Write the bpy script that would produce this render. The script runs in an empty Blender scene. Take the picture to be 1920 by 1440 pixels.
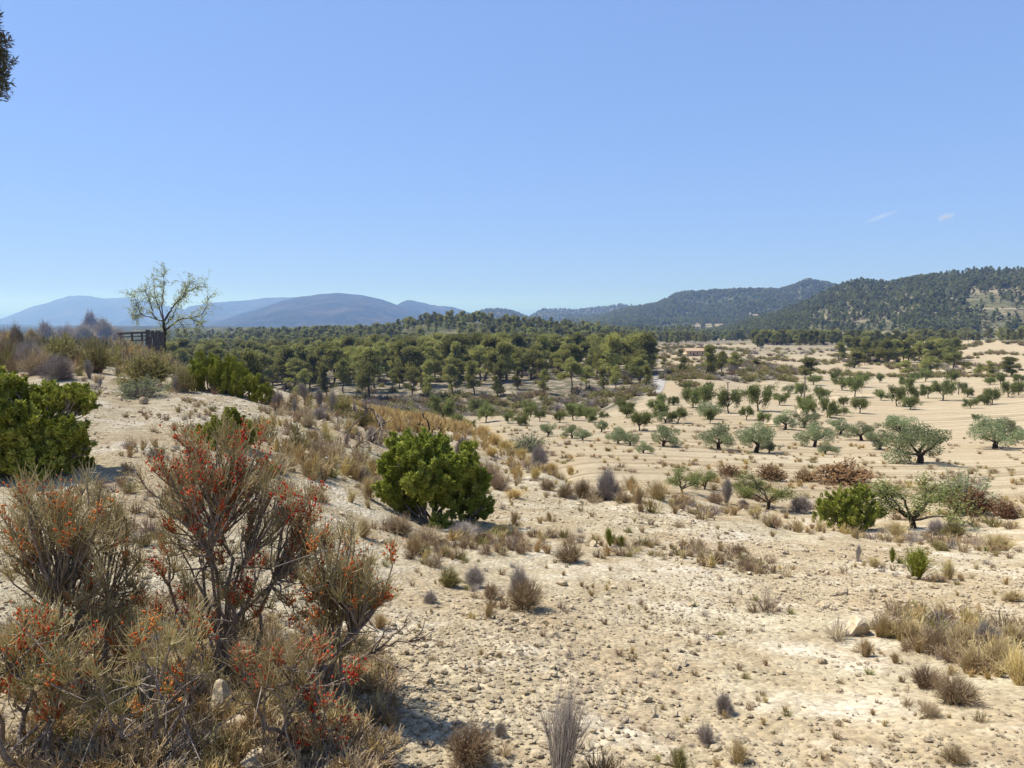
import bpy, math, random
import numpy as np

# ------------------------------------------------------------------ camera, sky, sun, exposure
SC = bpy.context.scene
COL = SC.collection
EYE = 1.65
FPX = 1442.0                       # focal length in pixels of a 1920 px wide picture
PITCH = math.atan(150.0 / FPX)     # eye level lies at row 570 of 1440
cam_d = bpy.data.cameras.new("camera")
cam_d.sensor_width = 36.0
cam_d.lens = 36.0 * FPX / 1920.0
cam_d.clip_start = 0.05
cam_d.clip_end = 200000.0
cam = bpy.data.objects.new("camera", cam_d)
cam.location = (0, 0, EYE)
cam.rotation_euler = (math.pi / 2 - PITCH, 0, 0)
COL.objects.link(cam)
SC.camera = cam

SUN_EL = math.radians(58)
SUN_AZ = math.radians(-74)         # from +Y (view direction), negative = to the left
world = bpy.data.worlds.new("World")
SC.world = world
world.use_nodes = True
wn = world.node_tree
wn.nodes.clear()
w_out = wn.nodes.new("ShaderNodeOutputWorld")
w_bg = wn.nodes.new("ShaderNodeBackground")
w_sky = wn.nodes.new("ShaderNodeTexSky")
w_sky.sky_type = 'NISHITA'
w_sky.sun_disc = False
w_sky.sun_elevation = SUN_EL
w_sky.sun_rotation = SUN_AZ
w_sky.altitude = 300
w_sky.air_density = 1.0
w_sky.dust_density = 0.2
w_sky.ozone_density = 1.0
w_bg.inputs["Strength"].default_value = 0.1
# a phone's flat tone curve: the sky's brightness range is compressed evenly over the whole dome
w_gam = wn.nodes.new("ShaderNodeGamma"); w_gam.inputs[1].default_value = 0.38
w_mul = wn.nodes.new("ShaderNodeMix"); w_mul.data_type = 'RGBA'; w_mul.blend_type = 'MULTIPLY'
w_mul.inputs[0].default_value = 1.0
w_mul.inputs[7].default_value = (1.12, 1.59, 2.62, 1)
wn.links.new(w_sky.outputs[0], w_gam.inputs[0])
wn.links.new(w_gam.outputs[0], w_mul.inputs[6])
wn.links.new(w_mul.outputs[2], w_bg.inputs[0])
wn.links.new(w_bg.outputs[0], w_out.inputs[0])

sun_d = bpy.data.lights.new("sun", 'SUN')
sun_d.energy = 4.6
sun_d.angle = math.radians(0.53)
sun_d.color = (1.0, 0.945, 0.83)
sun = bpy.data.objects.new("sun", sun_d)
COL.objects.link(sun)
sdir = (math.sin(SUN_AZ) * math.cos(SUN_EL), math.cos(SUN_AZ) * math.cos(SUN_EL), math.sin(SUN_EL))
import mathutils
sun.rotation_euler = mathutils.Vector(sdir).to_track_quat('Z', 'Y').to_euler()
sun.location = (sdir[0] * 50, sdir[1] * 50, sdir[2] * 50)

vs = SC.view_settings
vs.view_transform = 'Standard'
vs.look = 'None'
vs.gamma = 1.0
vs.use_curve_mapping = False
vs.exposure = 0.85
SC.cycles.max_bounces = 6
SC.cycles.diffuse_bounces = 3
SC.cycles.glossy_bounces = 2
SC.cycles.transmission_bounces = 4
SC.cycles.transparent_max_bounces = 8
SC.cycles.volume_bounces = 0
SC.cycles.use_denoising = True

# ------------------------------------------------------------------ helpers
RNG = np.random.default_rng(11)
random.seed(5)

def tag(o, label=None, cat=None, group=None, kind=None):
    if label: o["label"] = label
    if cat: o["category"] = cat
    if group: o["group"] = group
    if kind: o["kind"] = kind
    return o

def make_mesh(name, verts, faces, mat=None, tint=None, smooth=False, attrs=None):
    """verts (n,3); faces (m,k) of one size k, or a list of such arrays."""
    me = bpy.data.meshes.new(name)
    if not isinstance(faces, list): faces = [faces]
    faces = [np.asarray(f, np.int32) for f in faces if len(f)]
    verts = np.asarray(verts, np.float32)
    nl = sum(f.size for f in faces); nf = sum(len(f) for f in faces)
    me.vertices.add(len(verts)); me.loops.add(nl); me.polygons.add(nf)
    me.vertices.foreach_set("co", verts.ravel())
    me.loops.foreach_set("vertex_index", np.concatenate([f.ravel() for f in faces]))
    starts = []; s = 0
    for f in faces:
        starts.append(s + np.arange(len(f)) * f.shape[1]); s += f.size
    me.polygons.foreach_set("loop_start", np.concatenate(starts).astype(np.int32))
    me.polygons.foreach_set("use_smooth", np.full(nf, bool(smooth)))
    if tint is not None:
        attrs = dict(attrs or {}); attrs["tint"] = tint
    for k, v in (attrs or {}).items():
        a = me.attributes.new(k, 'FLOAT', 'POINT')
        a.data.foreach_set("value", np.asarray(v, np.float32).ravel())
    me.update(calc_edges=True)
    if mat is not None: me.materials.append(mat)
    return me

def link(name, data, parent=None, loc=None, rot=None, scale=None):
    o = bpy.data.objects.new(name, data)
    COL.objects.link(o)
    if parent is not None: o.parent = parent
    if loc is not None: o.location = loc
    if rot is not None: o.rotation_euler = rot
    if scale is not None: o.scale = scale if hasattr(scale, "__len__") else (scale,) * 3
    return o

def rays(px, py):
    px = np.asarray(px, float); py = np.asarray(py, float)
    cp, sp = math.cos(PITCH), math.sin(PITCH)
    a = (px - 960) / FPX; b = (720 - py) / FPX
    return a, cp + b * sp, -sp + b * cp      # x, y, z direction

def at(px, py, D):
    """the point seen at picture position px, py that lies D metres ahead"""
    x, y, z = rays(px, py)
    return np.array([x / y * D, D, EYE + z / y * D])

def project(x, y, z):
    cp, sp = math.cos(PITCH), math.sin(PITCH)
    dz = z - EYE
    d = y * cp - dz * sp
    u = y * sp + dz * cp
    return 960 + FPX * x / d, 720 - FPX * u / d

_G = RNG.random((256, 256)).astype(np.float32)
def vnoise(x, y):
    xi = np.floor(x).astype(int); yi = np.floor(y).astype(int)
    fx = x - xi; fy = y - yi
    fx = fx * fx * (3 - 2 * fx); fy = fy * fy * (3 - 2 * fy)
    g = lambda a, b: _G[a & 255, b & 255]
    return (g(xi, yi) * (1 - fx) + g(xi + 1, yi) * fx) * (1 - fy) + (g(xi, yi + 1) * (1 - fx) + g(xi + 1, yi + 1) * fx) * fy
def fbm(x, y, oct=4, gain=0.5):
    s = 0; a = 1; t = 0
    for i in range(oct):
        s = s + a * (vnoise(x * 2 ** i + 17.3 * i, y * 2 ** i + 5.1 * i) - 0.5); t += a; a *= gain
    return s / t * 2

# ------------------------------------------------------------------ node materials
def mat_new(name):
    m = bpy.data.materials.new(name); m.use_nodes = True
    nt = m.node_tree; nt.nodes.clear()
    out = nt.nodes.new("ShaderNodeOutputMaterial")
    return m, nt, out
def N(nt, typ, ins=None, **props):
    n = nt.nodes.new(typ)
    for k, v in props.items(): setattr(n, k, v)
    for k, v in (ins or {}).items():
        if isinstance(v, bpy.types.NodeSocket): nt.links.new(v, n.inputs[k])
        else: n.inputs[k].default_value = v
    return n
def ramp(nt, fac, stops, interp='LINEAR'):
    n = nt.nodes.new("ShaderNodeValToRGB"); n.color_ramp.interpolation = interp
    el = n.color_ramp.elements
    el[0].position, el[0].color = stops[0][0], (*stops[0][1], 1)
    el[1].position, el[1].color = stops[-1][0], (*stops[-1][1], 1)
    for p, c in stops[1:-1]:
        e = el.new(p); e.color = (*c, 1)
    nt.links.new(fac, n.inputs[0])
    return n.outputs[0]
def mixc(nt, fac, a, b, mode='MIX'):
    n = nt.nodes.new("ShaderNodeMix"); n.data_type = 'RGBA'; n.blend_type = mode
    for s, v in ((n.inputs[0], fac), (n.inputs[6], a), (n.inputs[7], b)):
        if isinstance(v, bpy.types.NodeSocket): nt.links.new(v, s)
        elif isinstance(v, (int, float)): s.default_value = v
        else: s.default_value = (*v, 1)
    return n.outputs[2]
def math_n(nt, op, a, b=None, clamp=False):
    n = nt.nodes.new("ShaderNodeMath"); n.operation = op; n.use_clamp = clamp
    for s, v in zip(n.inputs, (a, b)):
        if v is None: continue
        if isinstance(v, bpy.types.NodeSocket): nt.links.new(v, s)
        else: s.default_value = v
    return n.outputs[0]
def noise(nt, vec, scale, detail=4, rough=0.55, out=0):
    n = N(nt, "ShaderNodeTexNoise", {"Scale": scale, "Detail": detail, "Roughness": rough})
    if vec is not None: nt.links.new(vec, n.inputs["Vector"])
    return n.outputs[out]
def attr(nt, name):
    return N(nt, "ShaderNodeAttribute", attribute_name=name).outputs["Fac"]

def leaf_mat(name, dark, mid, light, trans=0.3, var=0.25, tcol=None):
    """tint attribute picks leaf colour, each object's own random number shifts it a little"""
    m, nt, out = mat_new(name)
    t = attr(nt, "tint")
    rnd = N(nt, "ShaderNodeObjectInfo").outputs["Random"]
    s = math_n(nt, 'ADD', t, math_n(nt, 'MULTIPLY', math_n(nt, 'SUBTRACT', rnd, 0.5), var * 1.6), True)
    c = ramp(nt, s, [(0.0, dark), (0.5, mid), (1.0, light)])
    hs = N(nt, "ShaderNodeHueSaturation", {"Hue": math_n(nt, 'ADD', 0.5, math_n(nt, 'MULTIPLY', math_n(nt, 'SUBTRACT', rnd, 0.5), 0.03)),
           "Value": math_n(nt, 'ADD', 1.0, math_n(nt, 'MULTIPLY', math_n(nt, 'SUBTRACT', rnd, 0.5), var)), "Color": c})
    c = hs.outputs[0]
    d = N(nt, "ShaderNodeBsdfDiffuse", {"Color": c})
    tr = N(nt, "ShaderNodeBsdfTranslucent", {"Color": mixc(nt, 0.5, c, tcol or light)})
    mx = N(nt, "ShaderNodeMixShader", {0: trans, 1: d.outputs[0], 2: tr.outputs[0]})
    nt.links.new(mx.outputs[0], out.inputs[0])
    return m
def bark_mat(name, a, b, scale=8):
    m, nt, out = mat_new(name)
    tc = N(nt, "ShaderNodeTexCoord").outputs["Object"]
    n1 = noise(nt, tc, scale, 5, 0.65)
    c = ramp(nt, n1, [(0.3, a), (0.7, b)])
    bp = N(nt, "ShaderNodeBump", {"Strength": 0.6, "Distance": 0.02, "Height": n1})
    d = N(nt, "ShaderNodeBsdfDiffuse", {"Color": c, "Normal": bp.outputs[0]})
    nt.links.new(d.outputs[0], out.inputs[0])
    return m

# ------------------------------------------------------------------ terrain
# ground points: picture column -> [(row, metres ahead)] for ground seen near, [(metres ahead, height)] for the valley behind it
FARZ = [(1000, -36), (1600, -52), (4000, -115), (8000, -210), (13000, -290)]
COLS = {
 -900: ([(1440,2.3),(1000,5.4),(860,8.2),(740,15),(660,24),(615,32)], [(60,-1),(100,-7),(160,-13),(300,-20),(600,-30)]),
 -300: ([(1440,2.3),(1000,5.4),(860,8.2),(740,15),(660,25),(628,32)], [(60,-2),(100,-8),(160,-13),(300,-20),(600,-30)]),
 0:   ([(1440,2.4),(1200,3.6),(1000,5.6),(900,7.5),(800,11),(720,18),(660,27),(640,32)], [(55,-3),(100,-9),(160,-13),(300,-20),(600,-30)]),
 250: ([(1440,2.4),(1200,3.6),(1000,5.6),(850,9),(760,15),(700,22),(662,34)], [(50,-3.5),(80,-9),(120,-13),(160,-14),(300,-20),(600,-30)]),
 500: ([(1440,2.5),(1200,3.8),(1000,6.3),(880,9.5),(800,14),(750,19.5),(725,25)], [(40,-4.5),(70,-10),(110,-14.5),(150,-15),(300,-19),(600,-29)]),
 650: ([(1440,2.5),(1200,4),(1000,7.2),(880,11),(800,17),(765,24),(752,30)], [(45,-6),(75,-11),(105,-15),(117,-15.6),(124,-13.4),(150,-13.5),(200,-14.5),(300,-18),(600,-28)]),
 800: ([(1440,2.6),(1200,4.2),(1000,8.5),(985,9.5),(900,13.5),(830,20),(786,29)], [(45,-7),(75,-9.9),(100,-13),(112,-15.4),(118,-15.4),(125,-13.1),(150,-13.2),(200,-14),(300,-17),(600,-27)]),
 880: ([(1440,2.6),(1200,4.25),(1000,8.8),(930,12.5),(860,18),(803,25.5)], [(42,-7),(58,-8.2),(75,-9.7),(100,-13),(112,-15.3),(117.5,-15.3),(124.5,-13.1),(150,-13.1),(200,-14),(300,-17),(600,-27)]),
 950: ([(1440,2.65),(1200,4.3),(1000,9),(930,13),(880,18),(836,22.5)], [(30,-5.2),(40,-6),(55,-7.6),(75,-9.4),(100,-13),(112,-15.2),(117,-15.2),(124,-13.1),(150,-13),(200,-14),(300,-17),(600,-27)]),
 1020: ([(1440,2.65),(1200,4.4),(1030,8.2),(1000,9.2),(930,13.2),(872,18)], [(27,-4.9),(36,-5.8),(52,-7.4),(72,-9.2),(95,-12),(110,-14.8),(115,-14.8),(122,-12.9),(150,-12.8),(200,-14),(300,-17),(600,-27)]),
 1100: ([(1440,2.7),(1200,4.5),(1060,7.3),(1000,9.5),(940,13),(912,15)], [(20,-3.8),(27,-4.6),(35,-5.5),(50,-7.2),(68,-9),(90,-11.5),(108,-14.4),(113,-14.5),(120,-12.6),(150,-12.5),(200,-14),(300,-17),(600,-27)]),
 1220: ([(1440,2.7),(1200,4.6),(1060,7.6),(980,10.8),(905,15)], [(22,-4),(35,-5.6),(50,-7.2),(70,-8.8),(95,-10.6),(120,-11.8),(150,-12.3),(180,-13),(300,-16),(450,-21),(600,-27)]),
 1400: ([(1440,2.7),(1200,4.8),(1050,8.5),(985,11.2),(952,13)], [(18,-3.9),(24,-4.6),(30,-5.2),(44,-6.9),(62,-8.3),(88,-10),(120,-11.7),(138,-12.4),(147,-10.9),(165,-10.9),(230,-14.6),(300,-16),(400,-18.5),(600,-26)]),
 1560: ([(1440,2.7),(1200,4.8),(1050,8.8),(993,12.3)], [(16,-3.4),(22,-4.5),(30,-5.3),(44,-7),(62,-8.3),(88,-10),(120,-11.8),(160,-13.4),(220,-15),(300,-16),(420,-19),(600,-26)]),
 1750: ([(1440,2.7),(1200,4.8),(1060,8.8),(1017,11.5)], [(16,-3.3),(20,-4.1),(30,-5.3),(44,-7),(66,-9),(100,-10.9),(140,-12.8),(200,-14.5),(260,-14.6),(340,-15.2),(450,-20),(600,-25)]),
 1920: ([(1440,2.7),(1200,4.7),(1080,8),(1042,10.2)], [(16,-3.2),(20,-4),(30,-5.3),(44,-7),(66,-8.6),(100,-10.5),(140,-12),(200,-13.5),(260,-13.6),(340,-14),(450,-20),(600,-25)]),
 2500: ([(1440,2.7),(1200,4.7),(1100,7.5),(1070,9.3)], [(16,-3.2),(20,-4),(30,-5.3),(44,-7),(66,-8.6),(100,-10.5),(140,-12),(200,-13.5),(260,-13.6),(340,-14),(450,-20),(600,-25)]),
}
_P = []
for cpx, (near, far) in COLS.items():
    s = (cpx - 960) / FPX / math.cos(PITCH)
    th = math.atan(s)
    for py, D in near:
        p = at(cpx, py, D); _P.append((math.atan2(p[0], p[1]), math.hypot(p[0], p[1]), p[2]))
    for D, z in far + FARZ:
        _P.append((th, D / math.cos(th), z))
    for r in (0.35, 0.8, 1.5):
        _P.append((th, r, 0.0))
_P = np.array(_P)
_KT = 5.0
_Q = np.stack([_P[:, 0] * _KT, np.log(_P[:, 1])], 1)
_C2 = 0.05 ** 2
_A = np.sqrt(((_Q[:, None] - _Q[None]) ** 2).sum(2) + _C2)
_n = len(_Q)
_M = np.zeros((_n + 3, _n + 3)); _M[:_n, :_n] = _A - np.eye(_n) * 0.012
_M[:_n, _n] = _M[_n, :_n] = 1; _M[:_n, _n + 1:] = _Q; _M[_n + 1:, :_n] = _Q.T
_Wt = np.linalg.solve(_M, np.concatenate([_P[:, 2], [0, 0, 0]]))
TH_MAX = 0.88
def base_h(x, y):
    x = np.asarray(x, float); y = np.asarray(y, float)
    shp = np.broadcast(x, y).shape
    x = np.broadcast_to(x, shp).ravel(); y = np.broadcast_to(y, shp).ravel()
    th = np.arctan2(x, y); r = np.hypot(x, y)
    # behind the camera the slope carries on sideways
    th = np.where(np.abs(th) > TH_MAX, np.sign(th) * (TH_MAX + 0.25 * np.tanh((np.abs(th) - TH_MAX))), th)
    q = np.stack([th * _KT, np.log(np.maximum(r, 0.3))], 1)
    out = np.empty(len(q))
    for i in range(0, len(q), 20000):
        c = q[i:i + 20000]
        d = np.sqrt((c[:, None, 0] - _Q[None, :, 0]) ** 2 + (c[:, None, 1] - _Q[None, :, 1]) ** 2 + _C2)
        out[i:i + 20000] = d @ _Wt[:_n] + _Wt[_n] + c @ _Wt[_n + 1:]
    out = out * np.clip((r - 0.9) / 0.9, 0, 1)
    # relief: lumps near, broad swells far
    amp = np.clip(r / 60, 0.12, 8)
    out += fbm(x * 0.11, y * 0.11, 4) * np.clip(r * 0.012, 0.03, 0.2) * (1 - 0.5 * np.clip((th - 0.0) / 0.1, 0, 1) * np.clip((r - 20) / 6, 0, 1))
    out += fbm(x * 0.9 + 40, y * 0.9, 4) * 0.045 * np.exp(-r / 60)
    out += np.abs(fbm(x * 3.1, y * 3.1 + 20, 3)) * 0.035 * np.exp(-r / 14)
    out += fbm(x * 0.018 + 9, y * 0.018, 4) * np.clip((r - 100) * 0.0016, 0, 1.0) * (1 - 0.65 * np.clip((th - 0.14) / 0.08, 0, 1))
    out += fbm(x * 0.002 + 9, y * 0.002, 5) * np.clip((r - 700) * 0.01, 0, 25)
    return out.reshape(shp)

# hills and mountains: crest line by picture position, distance of crest, front and back width, foot height, relief
RIDGES = {
 'H': dict(D=900, wf=430, wb=450, base=-27, rough=0.20, pts=[(1270,655),(1330,632),(1390,612),(1450,594),(1500,574),(1540,553),(1580,536),(1610,530),(1650,534),(1700,528),(1760,517),(1820,510),(1880,509),(1920,506),(2100,492),(2600,470),(3000,480)]),
 'M': dict(D=470, wf=250, wb=230, base=-24, rough=0.22, pts=[(330,662),(420,652),(480,642),(560,634),(640,632),(720,624),(780,609),(820,603),(880,603),(950,610),(1050,616),(1120,625),(1180,642),(1240,658),(1300,668)]),
 'K': dict(D=800, wf=330, wb=300, base=-32, rough=0.2, pts=[(250,660),(380,640),(480,629),(560,618),(640,613),(720,614),(800,619),(900,622),(1000,620),(1100,622),(1180,632),(1260,640)]),
 'G': dict(D=1900, wf=820, wb=800, base=-38, rough=0.34, pts=[(1060,606),(1100,601),(1130,594),(1180,578),(1230,571),(1248,562),(1262,553),(1290,548),(1350,547),(1400,543),(1460,545),(1490,535),(1510,527),(1540,530),(1580,538),(1700,560),(1900,590)]),
 'F': dict(D=3000, wf=900, wb=900, base=-75, rough=0.24, pts=[(950,606),(990,592),(1020,581),(1050,579),(1080,582),(1120,578),(1160,572),(1190,574),(1230,576),(1300,590),(1400,606)]),
 'E': dict(D=2500, wf=800, wb=800, base=-60, rough=0.2, pts=[(820,612),(860,602),(890,591),(905,583),(920,581),(945,582),(960,585),(990,592),(1030,606)]),
 'D': dict(D=5200, wf=1500, wb=1500, base=-130, rough=0.42, pts=[(640,612),(690,596),(740,573),(765,562),(790,567),(810,572),(850,575),(880,585),(905,593),(960,610)]),
 'C': dict(D=4300, wf=1700, wb=1400, base=-110, rough=0.48, pts=[(300,660),(350,630),(400,607),(450,589),(500,575),(540,562),(580,553),(610,549),(640,548),(680,552),(720,562),(760,574),(800,588),(860,606)]),
 'B': dict(D=6600, wf=1800, wb=1500, base=-150, rough=0.45, pts=[(250,600),(330,588),(360,574),(400,567),(450,564),(500,559),(550,556),(600,556),(640,561),(700,577),(780,600)]),
 'A': dict(D=8200, wf=2300, wb=2000, base=-190, rough=0.45, pts=[(-700,600),(-400,630),(-100,620),(0,600),(30,588),(60,576),(110,561),(140,554),(170,554),(200,558),(230,557),(270,562),(300,568),(330,576),(400,590),(480,608)]),
}
def ridge_h(k, x, y):
    R = RIDGES[k]
    px = 960 + FPX * math.cos(PITCH) ** -1 * 0 + (x / y) * FPX / 1.0 * math.cos(PITCH) ** -1 * math.cos(PITCH) * 1.0
    P = R['pts']
    py = np.interp(px, [p[0] for p in P], [p[1] for p in P])
    py += fbm(px * 0.02 + R['D'], px * 0 + 3.1, 3) * 1.8 + fbm(px * 0.09 + R['D'], px * 0 + 8.3, 2) * 1.1
    sec = np.hypot(1, x / y)
    D = R['D'] * (1 + 0.10 * fbm(px * 0.004 + R['D'] * .7, px * 0 + 1.7, 3))
    _, ry, rz = rays(px, py)
    crest = EYE + rz / ry * D
    # fade out at both ends
    e = np.clip(np.minimum((px - P[0][0]), (P[-1][0] - px)) / 60, 0, 1)
    u = (y - D)
    v = np.where(u < 0, -u / R['wf'], u / R['wb'])
    pr = np.clip(1 - v, 0, 1)
    prof = pr * pr * (3 - 2 * pr) * 0.55 + pr * 0.45
    hgt = (crest - R['base'])
    L = R['wf'] * 0.42
    nz = np.abs(fbm(x / L + R['D'], y / (L * 1.7), 5, 0.55))
    z = R['base'] + hgt * prof * e - (nz * R['rough'] * 1.8) * np.maximum(hgt, 10) * np.clip(v * 2.2, 0, 1) * np.clip(pr * 4, 0, 1)
    z = np.where((v >= 1) | (e <= 0), R['base'] - 30, z)
    return z
def ground_h(x, y):
    """height of the ground anywhere in view"""
    x = np.asarray(x, float); y = np.asarray(y, float)
    z = base_h(x, y)
    far = y > 200
    if np.any(far):
        for k in ('M', 'K', 'H', 'G', 'E', 'F'):
            R = RIDGES[k]
            m = (y > R['D'] * .88 - R['wf']) & (y < R['D'] * 1.12 + R['wb'])
            if np.any(m):
                z = np.where(m, np.maximum(z, ridge_h(k, x, np.maximum(y, 1.0))), z)
    return z
_DS = np.exp(np.linspace(math.log(1.2), math.log(2500), 2600))
def hit(px, py):
    """first ground point met by the line of sight through picture position px, py"""
    x, y, z = rays(px, py)
    X = x / y * _DS; Z = EYE + z / y * _DS
    g = ground_h(X, _DS)
    i = int(np.argmax(Z <= g))
    if Z[i] > g[i]: i = len(_DS) - 1
    D = _DS[i]
    return np.array([x / y * D, D, g[i]])
def gz(x, y):
    return float(ground_h(np.array([x]), np.array([y]))[0])

def in_poly(px, py, poly):
    px = np.asarray(px); py = np.asarray(py)
    inside = np.zeros(np.broadcast(px, py).shape, bool)
    j = len(poly) - 1
    for i in range(len(poly)):
        xi, yi = poly[i]; xj, yj = poly[j]
        c = ((yi > py) != (yj > py)) & (px < (xj - xi) * (py - yi) / (yj - yi + 1e-12) + xi)
        inside ^= c; j = i
    return inside

# the ground sheet: rings round the camera, finer towards the view
def build_ground():
    th = np.concatenate([np.linspace(-math.pi, -0.78, 60)[:-1], np.linspace(-0.78, 0.78, 400), np.linspace(0.78, math.pi, 60)[1:-1]])
    r = [0.3]
    while r[-1] < 800: r.append(r[-1] * 1.0185 + 0.004)
    while r[-1] < 13500: r.append(r[-1] * 1.06)
    r = np.array(r)
    T, Rr = np.meshgrid(th, r)
    X = Rr * np.sin(T); Y = Rr * np.cos(T)
    Z = base_h(X, Y)
    nr, nt_ = X.shape
    idx = np.arange(nr * nt_).reshape(nr, nt_)
    a = idx[:-1, :]; b = idx[1:, :]
    an = np.roll(a, -1, 1); bn = np.roll(b, -1, 1)
    quads = np.stack([a, an, bn, b], -1).reshape(-1, 4)
    V = np.stack([X, Y, Z], -1).reshape(-1, 3)
    V = np.concatenate([V, [[0, 0, base_h(0.0, 0.3).item()]]])
    c = len(V) - 1
    fan = np.stack([np.full(nt_, c), np.roll(idx[0], -1), idx[0]], -1)
    x, y, z = V[:, 0], V[:, 1], V[:, 2]
    rr = np.hypot(x, y)
    front = y > 1
    yy = np.maximum(y, 1.0)
    px, py = project(x, yy, z)
    # which land use each place has: ploughed field, scrub floor of the woods, gully bank
    warp = fbm(x * 0.08, y * 0.08, 3) * 3
    field = np.clip((np.hypot(x, y) - 21 + warp - np.where(px < 1100, (1100 - px) * 0.028, 0)) / 4, 0, 1) * (x > -6) * (y < 620)
    wood = np.clip((y - 117 + warp) / 5, 0, 1) * np.clip((1235 - px) / 12, 0, 1)
    wood = np.maximum(wood, np.clip((-x - 2 - (y - 40) * 0.02) / 6, 0, 1) * (y > 48))
    scrubR = np.clip((y - 133) / 4, 0, 1) * np.clip((172 - y) / 8, 0, 1) * np.clip((px - 1245) / 10, 0, 1) * np.clip((1500 - px) / 20, 0, 1)
    bank = np.clip((y - 95) / 10, 0, 1) * np.clip((124 - y) / 3, 0, 1) * np.clip((1215 - px) / 20, 0, 1)
    far_scr = np.clip((y - 240) / 40, 0, 1) * np.clip(0.55 + fbm(x * 0.012, y * 0.02, 3) * 1.6, 0, 1) * np.clip((1700 - px) / 60, 0, 1)
    scrub = np.clip(np.maximum.reduce([wood, scrubR, bank, far_scr]), 0, 1)
    scrub = np.where(y > 620, 0.9, scrub)
    dark = np.clip((y - 430) / 120, 0, 1) * np.clip((1185 - px) / 30, 0, 1)
    vine = np.clip((y - 720) / 60, 0, 1) * np.clip((1250 - y) / 80, 0, 1) * np.clip((px - 1170) / 25, 0, 1) * np.clip((1440 - px) / 25, 0, 1)
    gold = np.exp(-(((x + 3.6) / 3.2) ** 2 + ((y - 26.5) / 3.0) ** 2))
    return make_mesh("ground", V, [quads, fan], None, smooth=True, attrs={"field": np.clip(field - scrub, 0, 1), "scrub": scrub, "gold": gold, "vine": vine, "dark": dark})
def ground_material():
    m, nt, out = mat_new("ground_marl")
    pos = N(nt, "ShaderNodeNewGeometry").outputs["Position"]
    # stony marl
    n_big = noise(nt, pos, 0.35, 5, 0.6)
    n_mid = noise(nt, pos, 2.3, 6, 0.65)
    n_fine = noise(nt, pos, 22, 5, 0.7)
    vor = N(nt, "ShaderNodeTexVoronoi", {"Scale": 26.0, "Randomness": 1.0}); nt.links.new(pos, vor.inputs["Vector"])
    vor2 = N(nt, "ShaderNodeTexVoronoi", {"Scale": 9.0, "Randomness": 1.0}); nt.links.new(pos, vor2.inputs["Vector"])
    c = ramp(nt, n_mid, [(0.26, (0.28, 0.225, 0.14)), (0.5, (0.43, 0.37, 0.255)), (0.74, (0.59, 0.535, 0.405))])
    c = mixc(nt, ramp(nt, n_big, [(0.40, (0, 0, 0)), (0.62, (0.65, 0.65, 0.65))]), c, (0.37, 0.275, 0.165))
    chalk = noise(nt, pos, 0.9, 6, 0.7)
    c = mixc(nt, ramp(nt, chalk, [(0.52, (0, 0, 0)), (0.66, (0.8, 0.8, 0.8))]), c, (0.62, 0.56, 0.45))
    c = mixc(nt, ramp(nt, noise(nt, pos, 1.7, 6, 0.75), [(0.55, (0, 0, 0)), (0.68, (0.7, 0.7, 0.7))]), c, (0.30, 0.225, 0.15))
    chip = ramp(nt, vor.outputs["Color"], [(0.1, (0.62, 0.60, 0.57)), (0.55, (1, 1, 1)), (0.95, (1.22, 1.2, 1.16))])
    c = mixc(nt, 0.55, c, chip, 'MULTIPLY')
    fine = ramp(nt, n_fine, [(0.35, (0.72, 0.70, 0.68)), (0.6, (1.1, 1.1, 1.1))])
    c = mixc(nt, 0.6, c, fine, 'MULTIPLY')
    # ploughed field with tine lines following the contour
    sep = N(nt, "ShaderNodeSeparateXYZ", {0: pos})
    wob = noise(nt, pos, 0.06, 3)
    line_c = math_n(nt, 'ADD', math_n(nt, 'ADD', sep.outputs[1], math_n(nt, 'MULTIPLY', sep.outputs[0], -0.12)), math_n(nt, 'MULTIPLY', wob, 5.0))
    rows = N(nt, "ShaderNodeTexNoise", {"Scale": 1.0, "Detail": 5.0, "Roughness": 0.6},)
    rv = N(nt, "ShaderNodeCombineXYZ", {0: math_n(nt, 'MULTIPLY', sep.outputs[0], 0.035), 1: math_n(nt, 'MULTIPLY', line_c, 1.1)})
    nt.links.new(rv.outputs[0], rows.inputs["Vector"])
    fc = ramp(nt, rows.outputs[0], [(0.36, (0.245, 0.19, 0.12)), (0.46, (0.385, 0.315, 0.21)), (0.66, (0.50, 0.43, 0.305))])
    fpatch = noise(nt, pos, 0.045, 4, 0.6)
    fc = mixc(nt, ramp(nt, fpatch, [(0.42, (0, 0, 0)), (0.62, (1, 1, 1))]), fc, mixc(nt, 0.5, fc, (0.40, 0.31, 0.20)))
    clod = noise(nt, pos, 3.5, 5, 0.7)
    fc = mixc(nt, 0.5, fc, ramp(nt, clod, [(0.35, (0.74, 0.70, 0.66)), (0.6, (1.08, 1.08, 1.08))]), 'MULTIPLY')
    # scrubby floor
    sn = noise(nt, pos, 0.5, 6, 0.7)
    sc = ramp(nt, sn, [(0.36, (0.075, 0.078, 0.05)), (0.5, (0.17, 0.145, 0.10)), (0.62, (0.40, 0.33, 0.24))])
    c = mixc(nt, attr(nt, "field"), c, fc)
    c = mixc(nt, attr(nt, "scrub"), c, sc)
    vn = noise(nt, pos, 0.05, 4, 0.6)
    c = mixc(nt, attr(nt, "vine"), c, ramp(nt, vn, [(0.35, (0.10, 0.13, 0.06)), (0.6, (0.27, 0.28, 0.15))]))
    c = mixc(nt, attr(nt, "dark"), c, ramp(nt, noise(nt, pos, 0.02, 5, 0.65), [(0.35, (0.045, 0.055, 0.03)), (0.65, (0.10, 0.10, 0.06))]))
    c = mixc(nt, math_n(nt, 'MULTIPLY', attr(nt, "gold"), 0.8), c, (0.50, 0.34, 0.13))
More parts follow.
